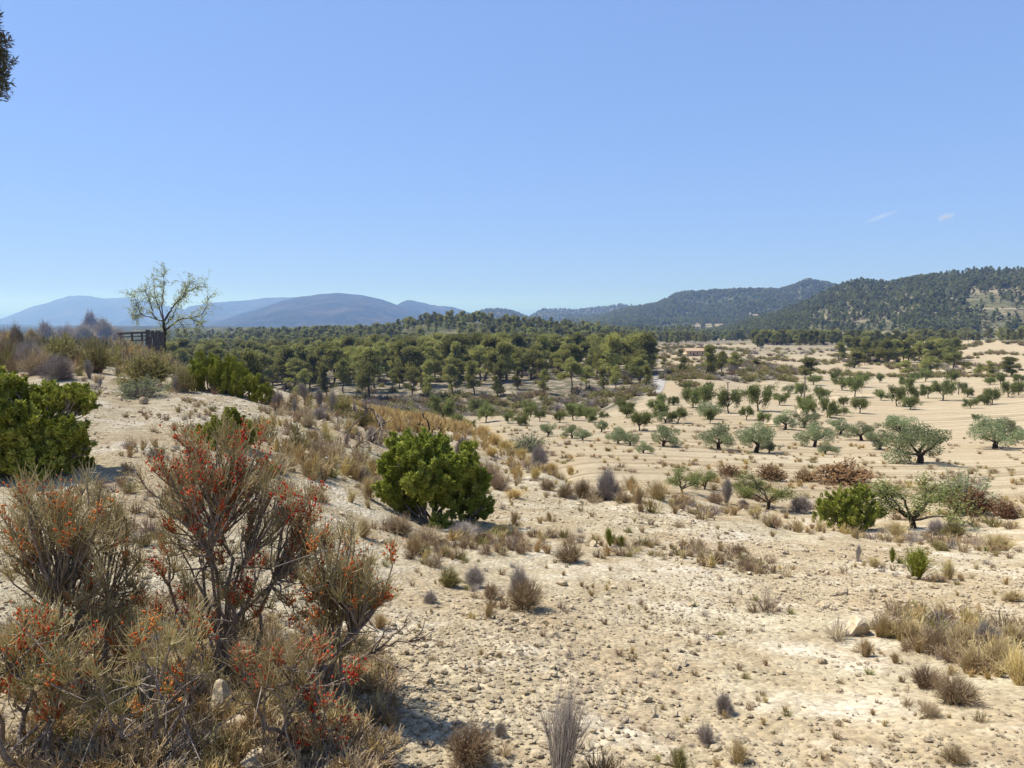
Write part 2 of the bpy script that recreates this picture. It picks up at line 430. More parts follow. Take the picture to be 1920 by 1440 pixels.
    h = math_n(nt, 'ADD', math_n(nt, 'MULTIPLY', vor.outputs["Distance"], -0.55), math_n(nt, 'ADD', math_n(nt, 'MULTIPLY', n_fine, 0.6), math_n(nt, 'ADD', math_n(nt, 'MULTIPLY', n_mid, 0.7), math_n(nt, 'MULTIPLY', vor2.outputs["Distance"], -0.6))))
    bp = N(nt, "ShaderNodeBump", {"Strength": 0.85, "Distance": 0.04, "Height": h})
    bp2 = N(nt, "ShaderNodeBump", {"Strength": 0.5, "Distance": 0.35, "Height": math_n(nt, 'MULTIPLY', attr(nt, "field"), math_n(nt, 'ADD', rows.outputs[0], math_n(nt, 'MULTIPLY', clod, 0.5))), "Normal": bp.outputs[0]})
    d = N(nt, "ShaderNodeBsdfDiffuse", {"Color": c, "Roughness": 0.6, "Normal": bp2.outputs[0]})
    nt.links.new(d.outputs[0], out.inputs[0])
    return m
GROUND_MAT = ground_material()
gme = build_ground(); gme.materials.append(GROUND_MAT)
tag(link("ground", gme), "pale stony slope falling to ploughed valley fields", kind="structure")

def hill_material(name, green, brown, bare, scale, bare_at=0.62, terr=0.0):
    m, nt, out = mat_new(name)
    pos = N(nt, "ShaderNodeNewGeometry").outputs["Position"]
    a = noise(nt, pos, scale, 6, 0.65); b = noise(nt, pos, scale * 7, 5, 0.7)
    c = ramp(nt, a, [(0.36, green), (0.52, brown), (bare_at + 0.06, bare)])
    c = mixc(nt, 0.75, c, ramp(nt, b, [(0.38, (0.45, 0.5, 0.42)), (0.6, (1.15, 1.1, 1.05))]), 'MULTIPLY')
    if terr > 0:
        sep = N(nt, "ShaderNodeSeparateXYZ", {0: pos})
        cv = N(nt, "ShaderNodeCombineXYZ", {0: math_n(nt, 'MULTIPLY', sep.outputs[0], 0.006), 1: math_n(nt, 'MULTIPLY', sep.outputs[1], 0.006), 2: math_n(nt, 'MULTIPLY', sep.outputs[2], 0.42)})
        t = noise(nt, cv.outputs[0], 1.0, 3, 0.5)
        c = mixc(nt, ramp(nt, t, [(0.50, (0, 0, 0)), (0.60, (terr,) * 3)]), c, (0.30, 0.24, 0.17))
    bp = N(nt, "ShaderNodeBump", {"Strength": 0.9, "Distance": 0.12 / scale, "Height": math_n(nt, 'ADD', a, math_n(nt, 'MULTIPLY', b, 0.3))})
    d = N(nt, "ShaderNodeBsdfDiffuse", {"Color": c, "Normal": bp.outputs[0]})
    nt.links.new(d.outputs[0], out.inputs[0])
    return m
HM = {
 'H': hill_material("hill_scrub", (0.085, 0.09, 0.05), (0.13, 0.125, 0.075), (0.21, 0.18, 0.125), 0.022, terr=0.6),
 'M': hill_material("hill_pine_floor", (0.05, 0.06, 0.03), (0.09, 0.09, 0.05), (0.2, 0.17, 0.11), 0.04),
 'G': hill_material("hill_ridge", (0.04, 0.055, 0.03), (0.075, 0.08, 0.048), (0.15, 0.12, 0.085), 0.012),
 'C': hill_material("mountain_far", (0.022, 0.03, 0.02), (0.042, 0.044, 0.03), (0.09, 0.072, 0.054), 0.005),
}
def build_ridge(k, name, label, mat):
    R = RIDGES[k]
    p0, p1 = R['pts'][0][0] - 5, R['pts'][-1][0] + 5
    step = 4.0 if k == 'H' else 3.0
    s = (np.arange(p0, p1, step) - 960) / FPX
    v = np.concatenate([-np.linspace(1, 0, 70) ** 1.15, np.linspace(0, 1, 14)[1:]])
    D = R['D']
    Y = np.where(v < 0, D + v * R['wf'] * 1.12 , D + v * R['wb'] * 1.12)
    S, YY = np.meshgrid(s, Y)
    X = S * YY
    Z = ridge_h(k, X, YY)
    nr, nc = X.shape
    idx = np.arange(nr * nc).reshape(nr, nc)
    q = np.stack([idx[:-1, :-1], idx[:-1, 1:], idx[1:, 1:], idx[1:, :-1]], -1).reshape(-1, 4)
    V = np.stack([X, YY, Z], -1).reshape(-1, 3)
    me = make_mesh(name, V, q, mat, smooth=True)
    return tag(link(name, me), label, kind="structure")
build_ridge('M', "hill", "low hill wooded with pines behind the gully", HM['M'])
build_ridge('K', "hill", "pine covered rise behind the low wooded hill", HM['M'])
build_ridge('H', "hill", "terraced hill wooded with pines at the right edge", HM['H'])
build_ridge('G', "hill", "hazy wooded ridge with a blunt summit", HM['G'])
build_ridge('E', "hill", "small dark rounded hill in the gap before the sea", HM['G'])
build_ridge('F', "hill", "faint hazy ridge beside the strip of sea", HM['G'])
build_ridge('D', "mountain", "blue pointed mountain left of the sea gap", HM['C'])
build_ridge('C', "mountain", "broad blue mountain, nearest of the far range", HM['C'])
build_ridge('B', "mountain", "pale blue ridge showing over the broad mountain", HM['C'])
build_ridge('A', "mountain", "pale blue mountain behind the brushy knoll", HM['C'])

# the sea beyond the coast
m, nt, out = mat_new("sea_water")
pos = N(nt, "ShaderNodeNewGeometry").outputs["Position"]
bp = N(nt, "ShaderNodeBump", {"Strength": 0.3, "Distance": 3.0, "Height": noise(nt, pos, 0.02, 4)})
pb = N(nt, "ShaderNodeBsdfPrincipled", {"Base Color": (0.03, 0.09, 0.16, 1), "Roughness": 0.35, "Normal": bp.outputs[0]})
nt.links.new(pb.outputs[0], out.inputs[0])
xs = np.linspace(-70000, 70000, 29); ys = np.linspace(-12000, 75000, 24)
X, Y = np.meshgrid(xs, ys)
idx = np.arange(X.size).reshape(X.shape)
q = np.stack([idx[:-1, :-1], idx[:-1, 1:], idx[1:, 1:], idx[1:, :-1]], -1).reshape(-1, 4)
tag(link("sea", make_mesh("sea", np.stack([X, Y, np.full(X.shape, -262.0)], -1).reshape(-1, 3), q, m)), "strip of blue sea on the horizon", kind="structure")

# haze: one closed box of even, pale air
m, nt, out = mat_new("haze_air")
pv = N(nt, "ShaderNodeVolumePrincipled", {"Color": (0.31, 0.51, 1.0, 1), "Absorption Color": (0.62, 0.82, 1, 1), "Density": 1.85e-4, "Anisotropy": 0.2})
nt.links.new(pv.outputs[0], out.inputs["Volume"])
def box_mesh(name, lo, hi, mat):
    V = [(x, y, z) for x in (lo[0], hi[0]) for y in (lo[1], hi[1]) for z in (lo[2], hi[2])]
    F = [(0, 1, 3, 2), (4, 6, 7, 5), (0, 4, 5, 1), (2, 3, 7, 6), (0, 2, 6, 4), (1, 5, 7, 3)]
    return make_mesh(name, V, np.array(F), mat)
tag(link("haze", box_mesh("haze", (-80000, -20000, -380), (80000, 80000, 170), m)), "thin blue haze over the valley and mountains", kind="stuff")
# ------------------------------------------------------------------ plant library
LEAF = {
 'pine': leaf_mat("pine_needles", (0.095, 0.105, 0.033), (0.195, 0.20, 0.062), (0.33, 0.31, 0.10), 0.42, 0.5),
 'pine_far': leaf_mat("pine_needles_far", (0.10, 0.112, 0.045), (0.185, 0.195, 0.075), (0.28, 0.28, 0.115), 0.45, 0.4),
 'olive': leaf_mat("olive_leaves", (0.10, 0.12, 0.055), (0.19, 0.215, 0.105), (0.31, 0.335, 0.18), 0.3, 0.25),
 'almond': leaf_mat("almond_leaves", (0.075, 0.092, 0.026), (0.15, 0.17, 0.055), (0.26, 0.275, 0.10), 0.4, 0.3),
 'bough': leaf_mat("pine_needles_backlit_dark", (0.035, 0.04, 0.016), (0.07, 0.07, 0.03), (0.12, 0.11, 0.045), 0.08, 0.1),  # pine needles in a darker colour, so the backlit shade is painted in
 'almond_near': leaf_mat("almond_leaves_near", (0.09, 0.105, 0.03), (0.18, 0.20, 0.065), (0.30, 0.31, 0.12), 0.4, 0.15),
 'juniper': leaf_mat("juniper_sprays", (0.125, 0.15, 0.028), (0.30, 0.325, 0.06), (0.54, 0.53, 0.14), 0.42, 0.1),
 'knoll_tree': leaf_mat("almond_leaves_dry", (0.20, 0.26, 0.10), (0.32, 0.38, 0.19), (0.46, 0.48, 0.26), 0.45, 0.1),
 'broom': leaf_mat("broom_twigs", (0.14, 0.12, 0.05), (0.27, 0.23, 0.10), (0.40, 0.35, 0.17), 0.2, 0.25),
 'ephedra': leaf_mat("jointed_twigs", (0.31, 0.265, 0.145), (0.50, 0.43, 0.245), (0.63, 0.56, 0.36), 0.5, 0.1),
 'berry': leaf_mat("red_fruit", (0.36, 0.05, 0.022), (0.58, 0.105, 0.04), (0.70, 0.25, 0.09), 0.3, 0.05),
 'straw': leaf_mat("straw_grass", (0.32, 0.23, 0.11), (0.50, 0.38, 0.20), (0.64, 0.52, 0.31), 0.25, 0.2),
 'gold': leaf_mat("gold_grass", (0.42, 0.30, 0.11), (0.62, 0.465, 0.20), (0.75, 0.61, 0.33), 0.3, 0.12),
 'grey': leaf_mat("grey_twigs", (0.19, 0.155, 0.135), (0.33, 0.28, 0.245), (0.48, 0.42, 0.37), 0.15, 0.2),
 'brown': leaf_mat("brown_twigs", (0.15, 0.105, 0.06), (0.28, 0.20, 0.12), (0.42, 0.32, 0.20), 0.12, 0.25),
 'tan': leaf_mat("tan_twigs", (0.26, 0.185, 0.115), (0.42, 0.32, 0.20), (0.55, 0.44, 0.30), 0.15, 0.2),
 'redbrown': leaf_mat("dead_leaves", (0.085, 0.045, 0.022), (0.165, 0.09, 0.045), (0.25, 0.155, 0.085), 0.12, 0.15),
 'heath': leaf_mat("heath_leaves", (0.15, 0.135, 0.045), (0.27, 0.24, 0.085), (0.40, 0.36, 0.15), 0.25, 0.2),
 'lime': leaf_mat("lime_leaves", (0.14, 0.15, 0.02), (0.25, 0.26, 0.04), (0.38, 0.38, 0.09), 0.25, 0.1),
}
BARK = {
 'dark': bark_mat("bark_dark", (0.03, 0.022, 0.016), (0.09, 0.068, 0.05)),
 'pine': bark_mat("bark_pine", (0.06, 0.042, 0.03), (0.16, 0.12, 0.09), 5),
 'grey': bark_mat("bark_grey", (0.12, 0.095, 0.08), (0.33, 0.28, 0.24), 30),
 'wood': bark_mat("bare_wood", (0.10, 0.075, 0.055), (0.26, 0.21, 0.165), 12),
}
def unit(v):
    return v / np.maximum(np.linalg.norm(v, axis=-1, keepdims=True), 1e-9)
def rand_dirs(n, rg):
    return unit(rg.normal(size=(n, 3)))

def tubes(P, R, sides=3):
    """P (n,k,3) centre lines, R (n,k) radii -> verts, faces (quads), vertex owner index"""
    P = np.asarray(P, float); R = np.asarray(R, float)
    n, k, _ = P.shape
    d = unit(P[:, -1] - P[:, 0])
    ref = np.where(np.abs(d[:, 2:3]) > 0.9, np.array([[1.0, 0, 0]]), np.array([[0, 0, 1.0]]))
    u = unit(np.cross(d, ref)); w = np.cross(d, u)
    ang = np.arange(sides) * 2 * math.pi / sides
    ring = u[:, None, None] * np.cos(ang)[None, None, :, None] + w[:, None, None] * np.sin(ang)[None, None, :, None]
    V = P[:, :, None] + ring * R[:, :, None, None]
    idx = np.arange(n * k * sides).reshape(n, k, sides)
    a = idx[:, :-1]; b = idx[:, 1:]
    q = np.stack([a, np.roll(a, -1, 2), np.roll(b, -1, 2), b], -1).reshape(-1, 4)
    return V.reshape(-1, 3), q, np.repeat(np.arange(n), k * sides)

def diamonds(C, A, B):
    """flat leaves: centre C, half length vector A, half width vector B"""
    V = np.stack([C - A, C + B, C + A, C - B], 1).reshape(-1, 3)
    q = np.arange(len(V)).reshape(-1, 4)
    return V, q
def leaf_cloud(C, out_dir, length, width, rg, spread=0.8):
    n = len(C)
    a = unit(out_dir + rg.normal(size=(n, 3)) * spread)
    b = unit(np.cross(a, rg.normal(size=(n, 3))))
    L = length * rg.uniform(0.65, 1.35, (n, 1)); W = width * rg.uniform(0.65, 1.35, (n, 1))
    return diamonds(C, a * L * 0.5, b * W * 0.5)

def curve_tube_list(lines, sides=6):
    """lines: list of (points (k,3), r0, r1) of any length -> verts, quads"""
    VV, QQ, base = [], [], 0
    for pts, r0, r1 in lines:
        pts = np.asarray(pts, float); k = len(pts)
        t = np.linspace(0, 1, k)
        V, q, _ = tubes(pts[None], (r0 * (1 - t) + r1 * t)[None], sides)
        VV.append(V); QQ.append(q + base); base += len(V)
    return np.concatenate(VV), np.concatenate(QQ)

def bend(p0, p1, k, rg, amp):
    t = np.linspace(0, 1, k)[:, None]
    L = np.linalg.norm(np.asarray(p1) - np.asarray(p0))
    o = np.cumsum(rg.normal(size=(k, 3)), 0) * amp * L / math.sqrt(k)
    o -= o[0] * (1 - t) + o[-1] * t
    return np.asarray(p0) * (1 - t) + np.asarray(p1) * t + o

def crown_in_lumps(lumps, n, length, width, rg, fill=0.35, up=0.3, spread=0.8, squash=None):
    """leaf faces through several uneven lumps; lumps rows = x,y,z,rx,ry,rz"""
    lumps = np.asarray(lumps, float)
    vol = (lumps[:, 3] * lumps[:, 4] * lumps[:, 5]) ** (2 / 3)
    pick = rg.choice(len(lumps), n, p=vol / vol.sum())
    d = rand_dirs(n, rg)
    rad = 1 - fill * np.abs(rg.normal(size=(n, 1))) * 0.9
    rad = np.clip(rad, 0.05, 1.08)
    bump = 1 + 0.16 * np.sin(d[:, 0:1] * 7 + pick[:, None]) * np.cos(d[:, 1:2] * 6 + d[:, 2:3] * 5 + pick[:, None] * 2.1)
    C = lumps[pick, :3] + d * rad * bump * lumps[pick, 3:6]
    o = d.copy(); o[:, 2] += up
    V, q = leaf_cloud(C, o, length, width, rg, spread)
    lt = rg.random(len(lumps))
    t = np.clip(0.5 + (lt[pick] - 0.5) * 0.55 + rg.normal(size=n) * 0.17, 0, 1)
    return V, q, np.repeat(t, 4)

# ---- pine, about 8 m tall
def pine_meshes(seed, far=False, tall=0.5):
    rg = np.random.default_rng(seed)
    H = 8.0
    bare = H * rg.uniform(0.07, 0.24) * (0.6 if far else 1)
    lean = rg.normal(size=2) * 0.35
    trunk_top = np.array([lean[0], lean[1], H * 0.86])
    tp = bend((0, 0, -0.4), trunk_top, 7, rg, 0.05)
    lines = [(tp, 0.19, 0.05)]
    lumps = []
    if tall < 0.3: bare = H * rg.uniform(0.3, 0.45)
    n = rg.integers(9, 17)
    side = rg.uniform(0, 6.28)
    wide = rg.uniform(1.8, 2.7) * (0.85 if tall > 0.6 else 1.2 if tall < 0.3 else 1)
    for i in range(n):
        f = (i + rg.uniform(0, 1)) / n
        z = bare + 0.5 + (H - bare - 1.1) * f
        prof = math.sin(math.pi * min(1, 0.18 + f * 0.82)) ** 0.7 if tall < 0.6 else (1.0 - f) ** 0.6 * 0.95 + 0.12
        if tall < 0.3: prof = 1.05 - 0.35 * f
        R = wide * prof * rg.uniform(0.35, 1.25)
        a = i * 2.4 + rg.normal() * 0.7
        if rg.random() < 0.35: a = side + rg.normal() * 0.8
        c = np.array([math.cos(a) * R * 0.72, math.sin(a) * R * 0.72, z])
        tz = np.interp(z - 0.5, tp[:, 2], tp[:, 0]), np.interp(z - 0.5, tp[:, 2], tp[:, 1])
        c[:2] += tz
        s = rg.uniform(0.6, 1.25)
        lumps.append((*c, s * 1.05, s * 1.05, s * 0.72))
        lines.append((bend((tz[0], tz[1], z - 0.7), c, 4, rg, 0.08), 0.06, 0.015))
    lumps.append((trunk_top[0], trunk_top[1], H * 0.9, 0.8, 0.8, 0.75))
    if far:
        lines = lines[:1]
    tv, tq = curve_tube_list(lines, 3 if far else 6)
    nl = 420 if far else 4800
    V, q, t = crown_in_lumps(lumps, nl, 0.95 if far else 0.36, 0.6 if far else 0.13, rg, fill=0.4, up=0.5, spread=0.7)
    mt = make_mesh("trunk", tv, tq, BARK['pine'], smooth=True)
    mc = make_mesh("crown", V, q, LEAF['pine_far' if far else 'pine'], t)
    return mt, mc

# ---- olive, about 3 m tall; grey-green rounded lumps on a thick trunk
def olive_meshes(seed):
    rg = np.random.default_rng(seed)
    lines, lumps = [], []
    fork = np.array([rg.normal() * 0.12, rg.normal() * 0.12, rg.uniform(0.55, 0.8)])
    lines.append((bend((0, 0, -0.3), fork, 5, rg, 0.07), 0.26, 0.17))
    k = rg.integers(4, 6)
    for i in range(k):
        a = i * 2 * math.pi / k + rg.normal() * 0.35
        R = rg.uniform(0.8, 1.35); z = rg.uniform(1.15, 2.2)
        e = np.array([math.cos(a) * R, math.sin(a) * R, z])
        lines.append((bend(fork, e, 5, rg, 0.1), 0.12, 0.03))
        for j in range(3):
            c = e + rg.normal(size=3) * np.array([0.35, 0.35, 0.3])
            s = rg.uniform(0.4, 0.7)
            lumps.append((*c, s * 1.15, s * 1.15, s * 0.9))
    lumps.append((fork[0], fork[1], 2.3, 0.75, 0.75, 0.6))
    tv, tq = curve_tube_list(lines, 7)
    V, q, t = crown_in_lumps(lumps, 5200, 0.19, 0.055, rg, fill=0.35, up=0.25, spread=0.9)
    return make_mesh("trunk", tv, tq, BARK['dark'], smooth=True), make_mesh("crown", V, q, LEAF['olive'], t)

# ---- almond, about 3 m tall; open vase of limbs, leaves gathered along the twigs
def almond_meshes(seed, leaves=5200, mat='almond', leaf=0.15, jit=0.16):
    rg = np.random.default_rng(seed)
    fork = np.array([rg.normal() * 0.12, rg.normal() * 0.12, rg.uniform(0.38, 0.7)])
    lines = [(bend((0, 0, -0.3), fork, 5, rg, 0.08), 0.11, 0.085)]
    tips = []
    k = rg.integers(5, 8)
    for i in range(k):
        a = i * 2 * math.pi / k + rg.normal() * 0.4
        R = rg.uniform(0.25, 0.95); z = fork[2] + rg.uniform(0.45, 1.0)
        e = np.array([math.cos(a) * R, math.sin(a) * R, z])
        lines.append((bend(fork, e, 5, rg, 0.09), 0.06, 0.032))
        for j in range(4):
            a2 = a + rg.normal() * 0.7
            e2 = e + np.array([math.cos(a2) * rg.uniform(.2, .7), math.sin(a2) * rg.uniform(.2, .7), rg.uniform(-0.3, 0.95)])
            l2 = bend(e, e2, 4, rg, 0.1)
            lines.append((l2, 0.026, 0.01)); tips.append(l2)
            for m_ in range(3):
                e3 = e2 + rg.normal(size=3) * np.array([.3, .3, .24])
                l3 = bend(l2[2], e3, 3, rg, 0.1)
                lines.append((l3, 0.012, 0.005)); tips.append(np.concatenate([l3, l3[-1:]]))
    tv, tq = curve_tube_list(lines, 5)
    T = np.array(tips)
    pick = rg.integers(0, len(T), leaves); f = rg.uniform(0.2, 1, leaves) * 2.999
    i0 = np.minimum(f.astype(int), 2); fr = (f - i0)[:, None]
    C = T[pick, i0] * (1 - fr) + T[pick, i0 + 1] * fr + rg.normal(size=(leaves, 3)) * jit
    V, q = leaf_cloud(C, rg.normal(size=(leaves, 3)) * 0.5 + np.array([0, 0, 0.1]), leaf, leaf * 0.56, rg)
    t = np.clip(0.5 + (rg.random(len(T))[pick] - 0.5) * 0.4 + rg.normal(size=leaves) * 0.2, 0, 1)
    return make_mesh("trunk", tv, tq, BARK['dark'], smooth=True), make_mesh("crown", V, q, LEAF[mat], np.repeat(t, 4))

# ---- juniper, unit size: 1 m tall; upright pointed plumes packed with short sprays
def juniper_meshes(seed, n_plumes=70, n_spray=15000, ry=0.62, flat=0.8, lean=0.0, spray=0.045):
    rg = np.random.default_rng(seed)
    P0, P1, R = [], [], []
    for i in range(n_plumes):
        d = rand_dirs(1, rg)[0]; d[2] = abs(d[2]) * 1.1 - 0.15
        d = unit(d)
        rad = rg.uniform(0.55, 1.0)
        c = np.array([d[0] * ry * rad, d[1] * ry * rad, 0.12 + max(d[2], -0.05) * flat * rad * 0.85])
        up = unit(np.array([d[0] * 0.55 + lean, d[1] * 0.55, 0.75]) + rg.normal(size=3) * 0.2)
        L = rg.uniform(0.16, 0.30)
        P0.append(c - up * L * 0.55); P1.append(c + up * L * 0.6); R.append(rg.uniform(0.05, 0.105))
    P0, P1, R = np.array(P0), np.array(P1), np.array(R)
    pick = rg.integers(0, n_plumes, n_spray)
    f = rg.uniform(0, 1, (n_spray, 1)) ** 0.8
    ax = unit(P1 - P0)[pick]
    rd = rand_dirs(n_spray, rg); rd -= (rd * ax).sum(1, keepdims=True) * ax; rd = unit(rd)
    prof = (np.sqrt(np.clip(1 - f, 0, 1)) * 0.85 + 0.12) * np.clip(f * 4 + 0.25, 0, 1)
    C = P0[pick] * (1 - f) + P1[pick] * f + rd * prof * R[pick, None] * rg.uniform(0.6, 1.1, (n_spray, 1))
    C[:, 2] = np.maximum(C[:, 2], 0.015)
    o = ax * 0.9 + rd * 0.8
    L = spray * rg.uniform(0.6, 1.3, (n_spray, 1)); a = unit(o + rg.normal(size=(n_spray, 3)) * 0.45)
    # each spray is a three sided spike so that it has depth from every side
    b = unit(np.cross(a, rg.normal(size=(n_spray, 3)))); c_ = np.cross(a, b)
    w = L * 0.26
    V = np.stack([C + a * L, C + b * w, C + (-0.5 * b + 0.87 * c_) * w, C + (-0.5 * b - 0.87 * c_) * w], 1).reshape(-1, 3)
    i = np.arange(n_spray)[:, None] * 4
    tri = np.concatenate([i + np.array([[0, 1, 2]]), i + np.array([[0, 2, 3]]), i + np.array([[0, 3, 1]])])
    pt = rg.random(n_plumes)
    t = np.clip(0.48 + (pt[pick] - 0.5) * 0.5 + rg.normal(size=n_spray) * 0.18, 0, 1)
    mc = make_mesh("foliage", V, tri, LEAF['juniper'], np.repeat(t, 4))
    lines = []
    for j in range(min(n_plumes, 34)):
        b0 = np.array([rg.normal() * 0.05, rg.normal() * 0.05, -0.06])
        lines.append((bend(b0, P0[j], 5, rg, 0.12), 0.018, 0.006))
    tv, tq = curve_tube_list(lines, 5)
    return make_mesh("stem", tv, tq, BARK['grey'], smooth=True), mc

def juniper_lumps(name, label, px, py, lumps, seed, dens=1.0, spray=0.044):
    """a juniper whose lumps (column, row, radius in rows) stand where the picture shows them, each a bunch of pointed plumes"""
    rg = np.random.default_rng(seed)
    p = hit(px, py); D = p[1]; k = D / FPX
    P0, P1, R, own = [], [], [], []
    half = max(abs(l[0] - px) for l in lumps) * k
    for li, (lx, ly, lr) in enumerate(lumps):
        c = at(lx, ly, D) - p
        dep = math.sqrt(max(half ** 2 - c[0] ** 2, 0.01)) * 0.75
        for rep in range(2 if lr > 24 else 1):
            cc = c + np.array([0, rg.uniform(-1, 1) * dep, 0]); r = lr * k
            m = int(18 + lr * 0.75)
            for j in range(m):
                d = rand_dirs(1, rg)[0]; d[2] = d[2] * 0.9 + 0.1
                q = cc + d * r * rg.uniform(0.45, 1.05)
                up = unit(np.array([d[0] * 0.5, d[1] * 0.5, 0.85]) + rg.normal(size=3) * 0.2)
                L = r * rg.uniform(0.3, 0.62)
                P0.append(q - up * L * 0.5); P1.append(q + up * L * 0.6); R.append(r * rg.uniform(0.075, 0.15)); own.append(li)
    P0, P1, R, own = np.array(P0), np.array(P1), np.array(R), np.array(own)
    n = int(len(P0) * 66 * dens)
    pick = rg.choice(len(P0), n, p=R / R.sum())
    f = rg.uniform(0, 1, (n, 1)) ** 0.8
    ax = unit(P1 - P0)[pick]
    rd = rand_dirs(n, rg); rd -= (rd * ax).sum(1, keepdims=True) * ax; rd = unit(rd)
    prof = (np.sqrt(np.clip(1 - f, 0, 1)) * 0.85 + 0.12) * np.clip(f * 4 + 0.25, 0, 1)
    C = P0[pick] * (1 - f) + P1[pick] * f + rd * prof * R[pick, None] * rg.uniform(0.5, 1.1, (n, 1))
    C[:, 2] = np.maximum(C[:, 2], 0.02)
    L = spray * rg.uniform(0.6, 1.3, (n, 1)); a = unit(ax * 0.9 + rd * 0.8 + rg.normal(size=(n, 3)) * 0.45)
    b = unit(np.cross(a, rg.normal(size=(n, 3)))); c_ = np.cross(a, b); w = L * 0.25
    V = np.stack([C + a * L, C + b * w, C + (-0.5 * b + 0.87 * c_) * w, C + (-0.5 * b - 0.87 * c_) * w], 1).reshape(-1, 3)
    i = np.arange(n)[:, None] * 4
    tri = np.concatenate([i + np.array([[0, 1, 2]]), i + np.array([[0, 2, 3]]), i + np.array([[0, 3, 1]])])
    t = np.clip(0.48 + (rg.random(len(P0))[pick] - 0.5) * 0.55 + rg.normal(size=n) * 0.18, 0, 1)
    lines = []
    for li, (lx, ly, lr) in enumerate(lumps):
        c = at(lx, ly, D) - p; b0 = np.array([rg.normal() * 0.05, rg.normal() * 0.05, -0.06])
        lines.append((bend(b0, c, 7, rg, 0.09), 0.02, 0.008))
        for j in np.flatnonzero(own == li)[:7]: lines.append((bend(c * 0.8 + b0 * 0.2, P0[j], 4, rg, 0.1), 0.008, 0.004))
    tv, tq = curve_tube_list(lines, 5)
    e = bpy.data.objects.new(name, None); COL.objects.link(e); e.location = p - np.array([0, 0, 0.02])
    link("stem", make_mesh("stem", tv, tq, BARK['grey'], smooth=True), e)
    link("foliage", make_mesh("foliage", V, tri, LEAF['juniper'], np.repeat(t, 4)), e)
    return tag(e, label, "juniper bush", "junipers on the slope")

# ---- dry brush, unit size 1 m tall, 1 m wide: many fine twigs from one foot
def brush(seed, n, mat, shape='ball', r=0.003, side=2, droop=0.0, leafy=0, leaf=0.05, stem_mat=None):
    rg = np.random.default_rng(seed)
    a = rg.uniform(0, 2 * math.pi, n)
    if shape == 'ball':       # rounded cushion
        cz = rg.uniform(0.12, 1, n); s = np.sqrt(1 - cz ** 2)
        rad = rg.uniform(0.75, 1.03, n)
        tip = np.stack([np.cos(a) * s * 0.5, np.sin(a) * s * 0.5, cz * 0.96], 1) * rad[:, None]
        foot = 0.10
    elif shape == 'tuft':     # fountain of grass
        s = np.abs(rg.normal(size=n)) * 0.33; rad = rg.uniform(0.5, 1.0, n)
        tip = np.stack([np.cos(a) * s * 1.15, np.sin(a) * s * 1.15, np.sqrt(np.clip(1 - s ** 2, 0.1, 1))], 1) * rad[:, None] * rg.uniform(0.7, 1.05, (n, 1))
        foot = 0.14
    elif shape == 'upright':  # narrow broom
        s = np.abs(rg.normal(size=n)) * 0.2; rad = rg.uniform(0.45, 1.02, n)
        tip = np.stack([np.cos(a) * s * 1.1, np.sin(a) * s * 1.1, 1 - s * 0.5], 1) * rad[:, None]
        foot = 0.08
    else:                     # 'wide' loose bush
        cz = rg.uniform(0.2, 1, n); s = np.sqrt(1 - cz ** 2) * 1.15
        rad = rg.uniform(0.5, 1.05, n)
        tip = np.stack([np.cos(a) * s * 0.55, np.sin(a) * s * 0.55, cz], 1) * rad[:, None]
        foot = 0.2
    lump = 1 + 0.22 * np.sin(a * 3 + seed) * np.sin(tip[:, 2] * 5 + a * 2)
    tip[:, :2] *= lump[:, None]; tip[:, 2] *= 1 + 0.12 * np.sin(a * 4 + seed * 1.7)
    b0 = np.stack([np.cos(a) * foot * rg.random(n) , np.sin(a) * foot * rg.random(n), np.full(n, -0.03)], 1)
    mid = b0 * 0.45 + tip * 0.55 + rg.normal(size=(n, 3)) * 0.035
    mid[:, 2] += 0.06 - droop
    P = [np.stack([b0, mid, tip], 1)]
    rr = [np.stack([np.full(n, r * 1.3), np.full(n, r), np.full(n, r * 0.35)], 1)]
    for _ in range(side):     # side shoots
        m2 = mid * 0.5 + tip * 0.5 + rg.normal(size=(n, 3)) * 0.02
        t2 = tip + rg.normal(size=(n, 3)) * 0.085
        P.append(np.stack([mid, m2, t2], 1)); rr.append(np.stack([np.full(n, r * 0.8), np.full(n, r * 0.7), np.full(n, r * 0.3)], 1))
    t0 = np.clip(0.5 + 0.18 * np.sin(a * 3 + seed) + rg.normal(size=n) * 0.2, 0, 1)
    V, q, own = tubes(P[0], rr[0], 3)
    parts = [("stems", make_mesh("stems", V, q, LEAF[stem_mat or mat], t0[own]))]
    if side:
        Ps = np.concatenate(P[1:]); V, q, own = tubes(Ps, np.concatenate(rr[1:]), 3)
        parts.append(("twigs", make_mesh("twigs", V, q, LEAF[mat], np.tile(t0, side)[own])))
    if leafy:
        k = leafy; PA = np.concatenate(P)
        pk = rg.integers(0, len(PA), k); f = rg.uniform(0.15, 1.05, (k, 1))
        C = PA[pk, 1] * (1 - f) + PA[pk, 2] * f + rg.normal(size=(k, 3)) * 0.012
        LV, lq = leaf_cloud(C, rg.normal(size=(k, 3)) + np.array([0, 0, .6]), leaf, leaf * 0.42, rg)
        parts.append(("leaves", make_mesh("leaves", LV, lq, LEAF[mat], np.repeat(np.clip(0.5 + rg.normal(size=k) * 0.22, 0, 1), 4))))
    return parts
def join_parts(parts, name):
    import bmesh
    bm = bmesh.new(); mats = []
    for nm, me in parts:
        n0 = len(bm.faces); bm.from_mesh(me); bm.faces.ensure_lookup_table()
        if me.materials[0] not in mats: mats.append(me.materials[0])
        for f in bm.faces[n0:]: f.material_index = mats.index(me.materials[0])
    me = bpy.data.meshes.new(name); bm.to_mesh(me); bm.free()
    for m_ in mats: me.materials.append(m_)
    return me

